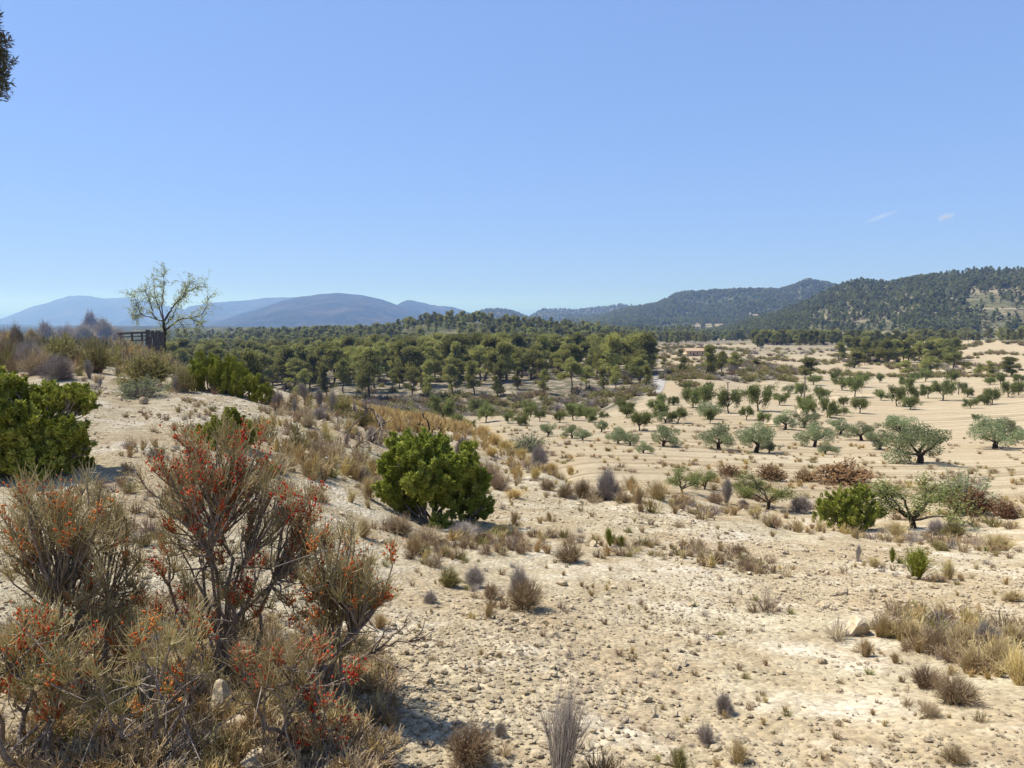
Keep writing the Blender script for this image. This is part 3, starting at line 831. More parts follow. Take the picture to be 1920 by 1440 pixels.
# ---- stones
def stone_mesh(name, seed, mat, sub=2, squash=(1, 0.8, 0.6), rough=0.35):
    import bmesh
    rg = np.random.default_rng(seed)
    bm = bmesh.new(); bmesh.ops.create_icosphere(bm, subdivisions=sub, radius=0.5)
    planes = [(unit(rg.normal(size=3)), rg.uniform(0.26, 0.42)) for _ in range(9)]
    for v in bm.verts:
        p = np.array(v.co)
        for nrm, dist in planes:
            d = p @ nrm
            if d > dist: p = p - nrm * (d - dist) * 0.92
        p = p * (1 + rough * 0.25 * rg.normal())
        v.co = p * np.array(squash)
    me = bpy.data.meshes.new(name); bm.to_mesh(me); bm.free(); me.materials.append(mat)
    return me
def stone_mat():
    m, nt, out = mat_new("limestone")
    tc = N(nt, "ShaderNodeTexCoord").outputs["Object"]
    rnd = N(nt, "ShaderNodeObjectInfo").outputs["Random"]
    n1 = noise(nt, tc, 4, 6, 0.65)
    c = ramp(nt, n1, [(0.3, (0.36, 0.275, 0.17)), (0.5, (0.50, 0.41, 0.275)), (0.7, (0.63, 0.54, 0.40))])
    c = mixc(nt, math_n(nt, 'MULTIPLY', math_n(nt, 'POWER', rnd, 3.0), 0.8), c, (0.24, 0.185, 0.13))
    bp = N(nt, "ShaderNodeBump", {"Strength": 0.7, "Distance": 0.05, "Height": n1})
    d = N(nt, "ShaderNodeBsdfDiffuse", {"Color": c, "Normal": bp.outputs[0]})
    nt.links.new(d.outputs[0], out.inputs[0])
    return m
STONE = stone_mat()

# ---- many small copies of a few sources, as one object of kind stuff
def scatter(name, label, pts, rot, scl, idx, sources):
    src = bpy.data.collections.new(name + "_sources")
    for i, (sn, me) in enumerate(sources):
        o = bpy.data.objects.new("%s_%02d" % (sn, i), me); src.objects.link(o)
    me = bpy.data.meshes.new(name)
    n = len(pts)
    me.vertices.add(n); me.vertices.foreach_set("co", np.asarray(pts, np.float32).ravel())
    a = me.attributes.new("rot", 'FLOAT_VECTOR', 'POINT'); a.data.foreach_set("vector", np.asarray(rot, np.float32).ravel())
    scl = np.asarray(scl, np.float32)
    if scl.ndim == 1: scl = np.repeat(scl[:, None], 3, 1)
    a = me.attributes.new("scl", 'FLOAT_VECTOR', 'POINT'); a.data.foreach_set("vector", scl.ravel())
    a = me.attributes.new("idx", 'INT', 'POINT'); a.data.foreach_set("value", np.asarray(idx, np.int32))
    o = link(name, me)
    ng = bpy.data.node_groups.new(name + "_nodes", 'GeometryNodeTree')
    ng.interface.new_socket("Geometry", in_out='INPUT', socket_type='NodeSocketGeometry')
    ng.interface.new_socket("Geometry", in_out='OUTPUT', socket_type='NodeSocketGeometry')
    gi = ng.nodes.new("NodeGroupInput"); go = ng.nodes.new("NodeGroupOutput")
    ci = ng.nodes.new("GeometryNodeCollectionInfo"); ci.inputs[0].default_value = src
    ci.inputs["Separate Children"].default_value = True; ci.inputs["Reset Children"].default_value = True
    ip = ng.nodes.new("GeometryNodeInstanceOnPoints"); ip.inputs["Pick Instance"].default_value = True
    def na(nm, ty):
        n_ = ng.nodes.new("GeometryNodeInputNamedAttribute"); n_.data_type = ty; n_.inputs[0].default_value = nm
        return n_.outputs[0]
    er = ng.nodes.new("FunctionNodeEulerToRotation")
    ng.links.new(na("rot", 'FLOAT_VECTOR'), er.inputs[0])
    ng.links.new(er.outputs[0], ip.inputs["Rotation"])
    ng.links.new(na("scl", 'FLOAT_VECTOR'), ip.inputs["Scale"])
    ng.links.new(na("idx", 'INT'), ip.inputs["Instance Index"])
    ng.links.new(gi.outputs[0], ip.inputs["Points"]); ng.links.new(ci.outputs[0], ip.inputs["Instance"])
    ng.links.new(ip.outputs[0], go.inputs[0])
    md = o.modifiers.new("scatter", 'NODES'); md.node_group = ng
    return tag(o, label, kind="stuff")

ORD = ["first", "second", "third", "fourth", "fifth", "sixth", "seventh", "eighth", "ninth", "tenth", "eleventh", "twelfth", "thirteenth",
       "fourteenth", "fifteenth", "sixteenth", "seventeenth", "eighteenth", "nineteenth", "twentieth", "twenty-first", "twenty-second",
       "twenty-third", "twenty-fourth", "twenty-fifth", "twenty-sixth", "twenty-seventh", "twenty-eighth", "twenty-ninth", "thirtieth"]
def place(kind, parts, loc, scale, rz, label, cat, group=None, tilt=0.0):
    """an Empty at the plant's foot with copies of its parts (name, mesh)"""
    e = bpy.data.objects.new(kind, None); e.empty_display_size = 0.3
    COL.objects.link(e)
    e.location = loc; e.rotation_euler = (RNG.normal() * tilt, RNG.normal() * tilt, rz)
    e.scale = scale if hasattr(scale, "__len__") else (scale,) * 3
    for nm, me in parts:
        o = bpy.data.objects.new(nm, me); COL.objects.link(o); o.parent = e
    tag(e, label, cat, group)
    return e
# ------------------------------------------------------------------ pines
PINES = [pine_meshes(100 + i, tall=(0.8 if i in (2, 5, 8) else 0.2 if i in (3, 6, 10) else 0.4)) for i in range(12)]
PINES_FAR = [pine_meshes(140 + i, far=True, tall=(0.8 if i == 2 else 0.4)) for i in range(5)]
def add_pine(x, y, h, label, group, k=None, wide=1.0, z=None):
    k = int(RNG.integers(0, len(PINES))) if k is None else k
    s = h / 8.0
    t, c = PINES[k]
    return place("pine_tree", [("trunk", t), ("crown", c)], (x, y, (gz(x, y) if z is None else z) - 0.05), (s * wide, s * wide, s), RNG.uniform(0, 6.28), label, "pine tree", group)
used = []
# front row above the gully bank: column, metres ahead, row of the top
FRONT = [(572,124,690),(613,128,682),(643,130,672),(689,125,652),(735,131,690),(773,126,687),(802,125,674),(848,127,680),(890,127,675),(933,126,673),
         (972,131,690),(1020,125,690),(1072,124,668),(1100,129,688),(1133,125,692),(1155,127,682),(1185,131,690),(1212,124,684)]
LOOK = {3: "tallest pine with a long bare trunk above the gully bank", 9: "dark cone shaped pine in the front row above the gully bank",
        17: "dark pine at the edge of the gully bank beside the pale road", 12: "tall pine standing proud of the front row, right half of the gully bank"}
for i, (px, D, top) in enumerate(FRONT):
    p = at(px, top, D); h = max(p[2] - gz(p[0], D), 4)
    lab = LOOK.get(i, "%s pine from the left in the front row above the gully bank" % ORD[i])
    add_pine(p[0], D, h, lab, "front row of pines above the gully", k=(2 if i in (9, 17) else None)); used.append((p[0], D))
# single pines that stand apart, by foot position and crown width: column, row, width, height in rows, words
APART = [(470,None,78,0,"round dark green pine crown just beyond the juniper on the knoll"),
 (1322,707,40,62,"bushy pine on the scrubby bank right of the pale road"),(1352,700,26,44,"smaller pine right of the bushy pine on the scrubby bank"),
 (1378,694,30,34,"compact dark pine at the top of the scrubby bank"),(1283,700,22,34,"thin pine beside the pole at the bend of the pale road"),
 (1278,672,18,18,"small dark shrubby pine on the pale terrace left of the house"),(1420,688,24,14,"low bushy pine on the pale terrace near the footpath"),
 (1521,712,58,42,"broad dark umbrella pine at the end of the scrubby bank"),
 (1703,706,34,32,"bushy pine leftmost of the trees on the bank behind the orchard"),(1742,702,48,36,"wide olive green pine in the middle of the bank behind the orchard"),
 (1788,700,40,40,"rounded pine right of centre on the bank behind the orchard"),(1900,706,52,38,"dark spreading pine on the bank at the right edge"),
 (1858,703,24,28,"slim brownish pine left of the dark spreading pine on the bank"),(1836,703,20,22,"small thin pine in the bank's gap before the pale fields"),
 (1752,656,20,20,"round pine by the corner of the pale upper field"),(1807,637,34,24,"large rounded pine above the pale upper field"),
 (1770,632,20,18,"dark pine at the foot of the wooded hill above the pale field"),(1675,678,12,20,"small pale green pine on the earth bank below the upper pines"),
 (1594,656,30,28,"left pine of the group on the upper earth bank"),(1620,662,28,32,"second pine of the group on the upper earth bank"),
 (1672,656,26,30,"tall flat topped pine in the middle of the upper earth bank"),(1690,656,26,32,"pine right of the tall flat topped one on the upper earth bank"),
 (1715,656,24,18,"low pine at the right end of the upper earth bank"),(1600,690,44,34,"dark shaded bush filling the hollow of the earth bank"),
 (1215,690,34,40,"pine just left of the pale road's bend"),(1246,688,14,18,"small light green pine right of the pale road")]
for px, py, wpx, hpx, words in APART:
    if py is None:
        p = at(px, 652, 88); D = 88; h = p[2] - gz(p[0], D); x = p[0]; wd = wpx * D / FPX / 4.6
        add_pine(x, D, h, words, None, k=0, wide=wd / (h / 8)); used.append((x, D)); continue
    p = hit(px, py); D = p[1]
    h = hpx * D / FPX; wd = wpx * D / FPX / 4.4
    add_pine(p[0], D, h, words, None, k=int(RNG.integers(0, 7)), wide=min(max(wd / (h / 8), 0.6), 2.2)); used.append((p[0], D))
    if py < 670: used.append((p[0], D))
# the wood behind: individuals while they can be told apart, the rest one mass
cand = []
rg = np.random.default_rng(21)
U = np.array(used)
tries = 0
while tries < 32000:
    tries += 1
    D = 120 + 540 * rg.random() ** 1.25
    px = rg.uniform(300, 1330)
    if px < 480 and D < 150: continue
    if D < 134 and not (px < 560): continue
    x = (px - 960) / FPX * D
    if px > 1222 - max(0, (D - 210)) * 0.0 and D < 420: continue
    if px > 1232 and D < 520 and rg.random() < 0.8: continue
    if fbm(np.array([x * 0.03]), np.array([D * 0.03]), 2)[0] < -0.28: continue
    if D > 215 and D < 300 and 730 < px < 815 and rg.random() < 0.7: continue     # clearings
    if D > 300 and D < 370 and 1040 < px < 1240: continue
    sp = 3.7 + (D - 130) * 0.004 + 1.3 * rg.random()
    if len(U) and np.min((U[:, 0] - x) ** 2 + (U[:, 1] - D) ** 2) < sp * sp: continue
    U = np.vstack([U, (x, D)]); cand.append((x, D, px))
cand.sort(key=lambda c: c[1])
NEAR_N = 300 - len(FRONT) - len(APART) - 8
cx = np.array([c[0] for c in cand]); cy = np.array([c[1] for c in cand]); cz = ground_h(cx, cy)
ANCH = [(340, "the lone almond tree's right side"), (410, "the knoll's juniper pair"), (470, "the round dark pine crown"), (525, "the slope left of the dark brooms")]
ANCH += [(f[0], "the %s front row pine from the left" % ORD[i]) for i, f in enumerate(FRONT)]
seen_ = {}
for i in range(min(NEAR_N, len(cand))):
    x, D, px = cand[i]
    a = min(ANCH, key=lambda q: abs(q[0] - px)); k = seen_.get(a[1], 0); seen_[a[1]] = k + 1
    add_pine(x, D, rg.choice([rg.uniform(3.0, 5.5), rg.uniform(5.5, 8.8)], p=[0.3, 0.7]), "%s pine back behind %s" % (ORD[k], a[1]), "pines of the wood behind the gully", wide=rg.uniform(0.9, 1.6), z=cz[i])
rest = np.stack([cx, cy, cz - 0.1], 1)[NEAR_N:]
def merged_tree(t, c, name):
    return join_parts([("trunk", t), ("crown", c)], name)
MID_SRC = [("pine", merged_tree(t, c, "pine")) for t, c in (PINES[0], PINES[2], PINES[3], PINES[5], PINES[6], PINES[7], PINES[9], PINES[11])]
FAR_SRC = [("pine", merged_tree(t, c, "pine")) for t, c in PINES_FAR]
n = len(rest)
def rot_z(n): return np.stack([np.zeros(n), np.zeros(n), RNG.uniform(0, 6.28, n)], 1)
sc = RNG.uniform(0.4, 1.0, n)
scatter("pine_wood", "mass of green pines climbing the low wooded hill", rest, rot_z(n), np.stack([sc * 1.12, sc * 1.12, sc], 1), RNG.integers(0, 8, n), MID_SRC)

def wood_on(pxr, Dr, n, keep):
    px = RNG.uniform(*pxr, n); D = np.sqrt(RNG.uniform(Dr[0] ** 2, Dr[1] ** 2, n))
    x = (px - 960) / FPX * D; z = ground_h(x, D)
    qx, qy = project(x, D, z)
    m = keep(qx, qy, x, D)
    return np.stack([x, D, z - 0.2], 1)[m]
OPEN_H = [[(1835,650),(1835,600),(1800,575),(1830,545),(1960,535),(1960,650)], [(1600,626),(1606,602),(1650,596),(1690,612),(1690,626)], [(1500,632),(1515,616),(1550,616),(1555,632)]]
def keep_h(qx, qy, x, D):
    d = 0.62 + 0.8 * fbm(x * 0.013, D * 0.009, 4)
    for P in OPEN_H: d = np.where(in_poly(qx, qy, P), 0.17, d)
    d = np.where((qy < 522) & (qx > 1700), d * 0.45, d)
    d = np.where((qy > 628), 0.0, d)
    d = np.where((D < 600) & (qx > 1700), d * 1.3, d)
    return RNG.random(len(qx)) < d
wh = wood_on((1330, 2150), (480, 1040), 13500, keep_h)
n = len(wh); sc = RNG.uniform(0.5, 0.98, n)
scatter("hill_pine_wood", "blue green pine wood covering the terraced hill", wh, rot_z(n), np.stack([sc * 1.1, sc * 1.1, sc], 1), RNG.integers(0, 5, n), FAR_SRC)
def keep_g(qx, qy, x, D):
    d = 0.5 + 0.9 * fbm(x * 0.006, D * 0.006, 3)
    d = np.where((D < 1250) & (qx > 1190), d * 0.1, d)
    return RNG.random(len(qx)) < d
wg = np.concatenate([wood_on((1060, 1680), (1120, 2050), 15000, keep_g), wood_on((830, 1260), (2150, 3100), 5000, keep_g)])
n = len(wg); sc = RNG.uniform(0.6, 1.15, n)
scatter("ridge_pine_wood", "hazy pine wood on the far ridge", wg, rot_z(n), np.stack([sc * 1.5, sc * 1.5, sc * 0.9], 1), RNG.integers(0, 5, n), FAR_SRC)
# belt of trees along the valley floor below the ridge
def keep_v(qx, qy, x, D):
    d = np.where((D > 520) & (D < 760), 0.85, 0.12)
    d = np.where((qx > 1390) & (D < 560), 0.0, d)
    return RNG.random(len(qx)) < d
wv = wood_on((1180, 1480), (500, 1050), 1500, keep_v)
n = len(wv); sc = RNG.uniform(0.6, 1.0, n)
scatter("valley_tree_belt", "belt of dark trees along the valley floor behind the house", wv, rot_z(n), np.stack([sc * 1.15, sc * 1.15, sc], 1), RNG.integers(0, 5, n), FAR_SRC)
# row of pines on the far bank left of the upper fields
def keep_b(qx, qy, x, D): return RNG.random(len(qx)) < 0.9
wb = wood_on((1412, 1575), (355, 470), 330, keep_b)
n = len(wb); sc = RNG.uniform(0.55, 0.95, n)
scatter("terrace_pine_wood", "block of pines on the terrace under the wooded hill", wb, rot_z(n), np.stack([sc * 1.1, sc * 1.1, sc], 1), RNG.integers(0, 8, n), MID_SRC)
# clumps of pines on the banks between the orchard and the hill
def keep_c(qx, qy, x, D): return fbm(x * 0.022 + 3, D * 0.03, 2) > 0.10
wc = np.concatenate([wood_on((1560, 1960), (330, 500), 420, keep_c), wood_on((1250, 1430), (250, 470), 260, keep_c), wood_on((1560, 1800), (205, 300), 120, keep_c)])
n = len(wc); sc = RNG.uniform(0.35, 0.9, n)
scatter("bank_pine_clumps", "clumps of dark pines on the banks between orchard and hill", wc, rot_z(n), np.stack([sc * 1.25, sc * 1.25, sc], 1), RNG.integers(0, 8, n), MID_SRC)
# low scrub under the pines, on the gully bank and on the field edges
SCRUB = [("scrub", join_parts(brush(300 + i, 90, m_, 'wide', 0.012, 1, leafy=320, leaf=0.09), "scrub")) for i, m_ in enumerate(('heath', 'brown', 'heath', 'grey', 'broom'))]
def scrub_pts():
    out = []
    for (pr, dr, nn, kp) in (((520, 1232), (104, 126), 560, lambda qx, qy, x, D: D > 106 + 4 * fbm(x * .1, D * .1, 2)),
                             ((300, 1260), (122, 330), 1500, lambda qx, qy, x, D: RNG.random(len(qx)) < 0.6 + 0.5 * fbm(x * .05, D * .05, 2)),
                             ((1243, 1500), (134, 168), 420, lambda qx, qy, x, D: RNG.random(len(qx)) < 0.8),
                             ((1240, 1700), (168, 420), 700, lambda qx, qy, x, D: fbm(x * .03, D * .03, 2) > 0.18),
                             ((1560, 1930), (150, 205), 260, lambda qx, qy, x, D: fbm(x * .06, D * .06, 2) > 0.1),
                             ((1560, 1760), (215, 300), 260, lambda qx, qy, x, D: fbm(x * .04, D * .05, 2) > 0.0),
                             ((1390, 2000), (480, 900), 4200, lambda qx, qy, x, D: RNG.random(len(qx)) < 0.5)):
        out.append(wood_on(pr, dr, nn, kp))
    return np.concatenate(out)
sp_ = scrub_pts(); n = len(sp_); sc = RNG.uniform(0.5, 1.5, n)
scatter("scrub", "dark low scrub on the gully bank and under the pines", sp_ + np.array([0, 0, 0.15]), rot_z(n), np.stack([sc * 1.7, sc * 1.7, sc * 0.95], 1), RNG.integers(0, 5, n), SCRUB)

# hedges and field edges on the upper valley floor
def hedge(path, k, spread=0.8):
    P_ = np.array([hit(*q) for q in path]); t = np.sort(RNG.uniform(0, len(P_) - 1, k))
    x = np.interp(t, range(len(P_)), P_[:, 0]) + RNG.normal(size=k) * spread; y = np.interp(t, range(len(P_)), P_[:, 1]) + RNG.normal(size=k) * spread * 2
    return np.stack([x, y, ground_h(x, y)], 1)
HG = np.concatenate([hedge(a, k) for a, k in (([(1800,656),(1825,648),(1860,641)], 46), ([(1885,646),(1905,642),(1930,650)], 30), ([(1560,668),(1640,672),(1700,668),(1760,662)], 90), ([(1630,684),(1700,688),(1760,676),(1830,672)], 60),
    ([(1240,672),(1300,680),(1380,684),(1440,690)], 60), ([(1420,692),(1500,697),(1560,700)], 50), ([(1560,702),(1640,706),(1750,708),(1930,706)], 120), ([(1400,672),(1480,678),(1560,680)], 50), ([(1240,655),(1290,652),(1360,656),(1420,664)], 80),
    ([(1590,628),(1680,630),(1760,628),(1930,634)], 120), ([(1830,668),(1870,662),(1930,668)], 34), ([(1500,640),(1580,642),(1700,640)], 80), ([(1255,700),(1275,716),(1300,724)], 40), ([(1040,652),(1120,656),(1230,650)], 60))])
n = len(HG); sc = RNG.uniform(0.5, 1.4, n) * np.clip(HG[:, 1] / 260, 0.7, 1.8)
scatter("hedge_scrub", "dark bushes along the terrace edges of the upper fields", HG + np.array([0, 0, 0.1]), rot_z(n), np.stack([sc * 1.8, sc * 1.8, sc], 1), RNG.choice([0, 1, 2, 4], n), SCRUB)

# ------------------------------------------------------------------ orchard
OLIVES = [olive_meshes(200 + i) for i in range(9)]
ALMONDS = [almond_meshes(220 + i) for i in range(10)]
# grey-green olives: column, row of the foot, width, words
OL = [(1245,837,66,"leaning olive at the left end of the near olive row"),(1350,843,80,"full rounded olive, second in the near olive row"),
 (1416,849,84,"thick trunked olive in the middle of the near olive row"),(1443,849,40,"slim olive against the thick trunked olive's right side"),
 (1528,838,66,"olive with a leaning trunk right of the thick trunked olive"),(1549,852,42,"narrow dark trunked olive close to the leaning trunk"),
 (1650,843,56,"loose pale olive left of the biggest olive"),(1616,826,60,"tall grey olive behind the loose pale olive"),
 (1686,822,72,"dark green olive standing behind the biggest olive"),(1723,869,130,"biggest and nearest olive, wide spreading crown"),
 (1866,841,96,"two headed olive with a forked dark trunk near the right edge"),(1886,822,54,"olive behind the two headed olive near the right edge"),
 (1914,824,34,"olive cut by the right edge of the view"),(1328,786,52,"low grey olive beside the dark bramble strip"),(1470,806,56,"grey olive behind the thick trunked one"),
 (1508,802,50,"grey olive left of the track's lower end"),(1575,815,50,"low dark olive right of the grey pair"),
 (1027,818,36,"small blue green olive at the left end of the olives"),(1072,822,44,"olive with a pale trunk near the left end of the field"),
 (1092,826,36,"broad low olive beside the pale trunked one"),(1128,810,32,"small round grey olive in the field's left half"),
 (1160,832,50,"grey olive with a drooping skirt in the field's left half"),(1182,836,40,"bushy olive right of the drooping one"),
 (1208,850,36,"bright new shoots of an olive stump in the field"),(1248,794,36,"small olive behind the leaning olive"),
 (1212,792,28,"little grey olive near the road side of the field"),(1380,741,20,"small dark olive below the scrubby bank"),(1444,733,16,"tiny round olive at the foot of the scrubby bank"),
 (1480,738,28,"low dark olive with a shadow right of the scrubby bank's foot")]
for i, (px, py, w, words) in enumerate(OL):
    p = hit(px, py); W = w * p[1] / FPX
    t, c = OLIVES[i % 9]
    place("olive_tree", [("trunk", t), ("crown", c)], p - (0, 0, 0.05), W / 4.0 * np.array([1, 1, RNG.uniform(0.85, 1.1) if w < 100 else 0.85]), RNG.uniform(0, 6.28), words, "olive tree", "olive trees in the ploughed field")
# green almonds: column, row of the foot, width
AL = [(1299,764,42),(1320,768,42),(1262,760,24),(1239,762,24),(1241,790,32),(1271,794,36),(1331,794,26),(1367,775,40),(1404,751,24),(1421,771,44),(1400,788,26),(1462,760,32),(1432,797,26),
 (1515,779,40),(1507,768,28),(1551,783,34),(1569,779,32),(1524,766,14),(1536,749,24),(1550,743,18),(1582,762,18),(1603,745,36),(1612,775,30),(1652,751,24),(1682,762,36),(1704,768,34),(1717,754,28),(1700,734,32),(1740,747,26),(1768,751,38),
 (1820,766,22),(1845,760,26),(1860,758,30),(1813,745,24),(1890,745,30),(1910,741,30),(1804,736,18),(1856,722,22),(1876,720,24),(1579,732,34),(1567,719,26),(1526,722,26),(1616,726,26),(1714,717,20),(1736,716,26),(1785,719,22),
 (1830,790,16),(1910,716,22),(1650,718,20),(1500,744,26),(1330,736,20),(1287,735,18),
 (832,790,42),(857,798,28),(898,778,34),(911,792,38),(953,794,26),(977,798,32),(995,782,30),(1012,790,22),(1050,792,24),(1075,788,34),(1100,786,30),(1110,792,24),(1131,784,20),(1175,784,30),(1199,808,38),(1178,776,28),(1230,776,30),(1165,768,22),(881,802,18)]
AL.sort(key=lambda a: (a[1] // 14, a[0]))
rows_ = {}
for a in AL: rows_.setdefault(a[1] // 14, []).append(a)
row_keys = sorted(rows_)
rank = {k: ("farthest row" if i == 0 else "nearest row" if i == len(row_keys) - 1 else "%s row from the far side" % ORD[i]) for i, k in enumerate(row_keys)}
cnt = 0
for k in row_keys:
    for j, (px, py, w) in enumerate(rows_[k]):
        p = hit(px, py); W = w * p[1] / FPX
        t, c = ALMONDS[cnt % 10]; cnt += 1
        lab = "%s green almond from the left in the orchard's %s" % (ORD[j] if j < 30 else "last", rank[k])
        place("almond_tree", [("trunk", t), ("crown", c)], p - (0, 0, 0.04), W / 2.75 * np.array([RNG.uniform(.85, 1.1), RNG.uniform(.85, 1.1), RNG.uniform(0.8, 1.25)]), RNG.uniform(0, 6.28), lab, "almond tree", "green almond trees in the field")
# ------------------------------------------------------------------ road, track, house, ruin, poles
def ribbon(name, label, path, width, mat, lift=0.06):
    P = np.array([hit(px, py) for px, py in path])
    k = len(P); t = np.linspace(0, k - 1, k * 8)
    x = np.interp(t, range(k), P[:, 0]); y = np.interp(t, range(k), P[:, 1])
    for _ in range(6):
        x[1:-1] = (x[:-2] + 2 * x[1:-1] + x[2:]) / 4; y[1:-1] = (y[:-2] + 2 * y[1:-1] + y[2:]) / 4
    d = unit(np.stack([np.gradient(x), np.gradient(y)], 1)); nrm = np.stack([-d[:, 1], d[:, 0]], 1)
    V = []
    for s in (-0.5, -0.17, 0.17, 0.5):
        w = width * s * (1 + 0.08 * np.sin(t * 2.1))
        X = x + nrm[:, 0] * w; Y = y + nrm[:, 1] * w
        V.append(np.stack([X, Y, ground_h(X, Y) + lift * (1 if abs(s) < 0.3 else 0.4)], 1))
    n = len(x); V = np.stack(V, 1).reshape(-1, 3)
    i = np.arange(n * 4).reshape(n, 4)
    q = np.stack([i[:-1, :-1], i[:-1, 1:], i[1:, 1:], i[1:, :-1]], -1).reshape(-1, 4)
    return tag(link(name, make_mesh(name, V, q, mat, smooth=True)), label, kind="structure")
def plain_mat(name, a, b, scale=3.0, bump=0.3, dist=0.02):
    m, nt, out = mat_new(name)
    tc = N(nt, "ShaderNodeNewGeometry").outputs["Position"]
    n1 = noise(nt, tc, scale, 5, 0.65)
    bp = N(nt, "ShaderNodeBump", {"Strength": bump, "Distance": dist, "Height": n1})
    d = N(nt, "ShaderNodeBsdfDiffuse", {"Color": ramp(nt, n1, [(0.32, a), (0.68, b)]), "Normal": bp.outputs[0]})
    nt.links.new(d.outputs[0], out.inputs[0])
    return m
ROADM = plain_mat("pale_road", (0.25, 0.235, 0.215), (0.34, 0.32, 0.29), 0.8)
TRACKM = plain_mat("dirt_track", (0.36, 0.28, 0.185), (0.48, 0.39, 0.27), 1.2)
ribbon("road", "pale paved road bending past the pine wood", [(1221,740),(1229,730),(1235,719),(1238,710),(1235,703),(1228,698)], 2.4, ROADM, 0.12)
ribbon("dirt_track", "sandy farm track crossing the orchard", [(1452,800),(1480,788),(1512,770),(1545,755),(1575,745),(1620,742),(1700,738)], 2.2, TRACKM)
ribbon("footpath", "pale path on the terraces below the pine block", [(1445,678),(1462,684),(1490,690),(1530,694),(1560,697)], 2.6, TRACKM, 0.1)

WALL = plain_mat("house_render", (0.42, 0.31, 0.20), (0.50, 0.38, 0.25), 0.6)
PALEW = plain_mat("pale_stone", (0.52, 0.44, 0.32), (0.66, 0.57, 0.44), 0.5)
TILE = plain_mat("roof_tiles", (0.32, 0.23, 0.15), (0.42, 0.31, 0.21), 1.2)
DARKM = plain_mat("dark_opening", (0.02, 0.018, 0.016), (0.04, 0.035, 0.03), 1.0)
def boxv(x0, x1, y0, y1, z0, z1):
    V = np.array([(x, y, z) for x in (x0, x1) for y in (y0, y1) for z in (z0, z1)], float)
    F = np.array([(0, 1, 3, 2), (4, 6, 7, 5), (0, 4, 5, 1), (2, 3, 7, 6), (0, 2, 6, 4), (1, 5, 7, 3)])
    return V, F
def box_part(name, parent, mat, *b):
    V, F = boxv(*b); return link(name, make_mesh(name, V, F, mat), parent)
def gable(name, parent, mat, x0, x1, y0, y1, z, rise, over=0.3, th=0.18):
    ym = (y0 + y1) / 2
    pr = [(y0 - over, z - over * rise / (ym - y0)), (ym, z + rise), (y1 + over, z - over * rise / (ym - y0))]
    V = []
    for x in (x0 - over, x1 + over):
        for y, zz in pr: V += [(x, y, zz), (x, y, zz + th)]
    F = np.array([(0, 2, 3, 1), (2, 4, 5, 3), (6, 7, 9, 8), (8, 9, 11, 10), (1, 3, 9, 7), (3, 5, 11, 9), (0, 6, 8, 2), (2, 8, 10, 4), (0, 1, 7, 6), (4, 10, 11, 5)])
    return link(name, make_mesh(name, V, F, mat), parent)
p = hit(1306, 668)
sH = 38 * p[1] / FPX
house = bpy.data.objects.new("farmhouse", None); COL.objects.link(house); house.location = p; house.rotation_euler = (0, 0, 0.12)
tag(house, "small ochre farmhouse with a tiled roof across the valley", "house")
L2, hh = sH * 0.5, sH * 0.26
box_part("wall", house, WALL, -L2, L2, 0, sH * 0.5, -0.8, hh)
V = np.array([(-L2, 0, hh), (-L2, sH * .5, hh), (-L2, sH * .25, hh + sH * .09), (L2, 0, hh), (L2, sH * .5, hh), (L2, sH * .25, hh + sH * .09)])
link("gable_wall", make_mesh("gable_wall", V, np.array([(0, 1, 2), (3, 5, 4)]), WALL), house)
gable("roof", house, TILE, -L2, L2, 0, sH * 0.5, hh, sH * 0.10)
box_part("chimney", house, WALL, L2 * 0.5, L2 * 0.62, sH * .22, sH * .29, hh, hh + sH * 0.16)
for wx in (-0.65, 0.1, 0.62):
    w_ = box_part("window", house, DARKM, L2 * wx - sH * .022, L2 * wx + sH * .022, -0.04, 0.02, hh * 0.42, hh * 0.74)
    box_part("sill", w_, PALEW, L2 * wx - sH * .03, L2 * wx + sH * .03, -0.12, -0.042, hh * 0.38, hh * 0.42)
box_part("door", house, DARKM, L2 * -0.3 - sH * .025, L2 * -0.3 + sH * .025, -0.04, 0.02, -0.2, hh * 0.66)
box_part("annex", house, PALEW, -L2 - sH * 0.28, -L2 - 0.003, sH * 0.02, sH * 0.42, -0.8, hh * 0.45)
p = hit(1415, 597)
sR = 11 * p[1] / FPX
ruin = bpy.data.objects.new("hillside_house", None); COL.objects.link(ruin); ruin.location = p
tag(ruin, "tiny pale house with a square tower on the hill spur", "house")
box_part("wall", ruin, PALEW, -sR * .5, sR * .55, 0, sR * .6, -3, sR * .5)
box_part("tower", ruin, PALEW, -sR * .75, -sR * .5 - .003, sR * .05, sR * .45, -3, sR * .95)
gable("roof", ruin, TILE, -sR * .5, sR * .55, 0, sR * .6, sR * .5, sR * .15)
for wx in (-.2, .2):
    box_part("window", ruin, DARKM, sR * wx - .35, sR * wx + .35, -0.05, 0.02, sR * .15, sR * .35)
POLEM = bark_mat("pole_wood", (0.16, 0.125, 0.09), (0.30, 0.25, 0.19), 4)
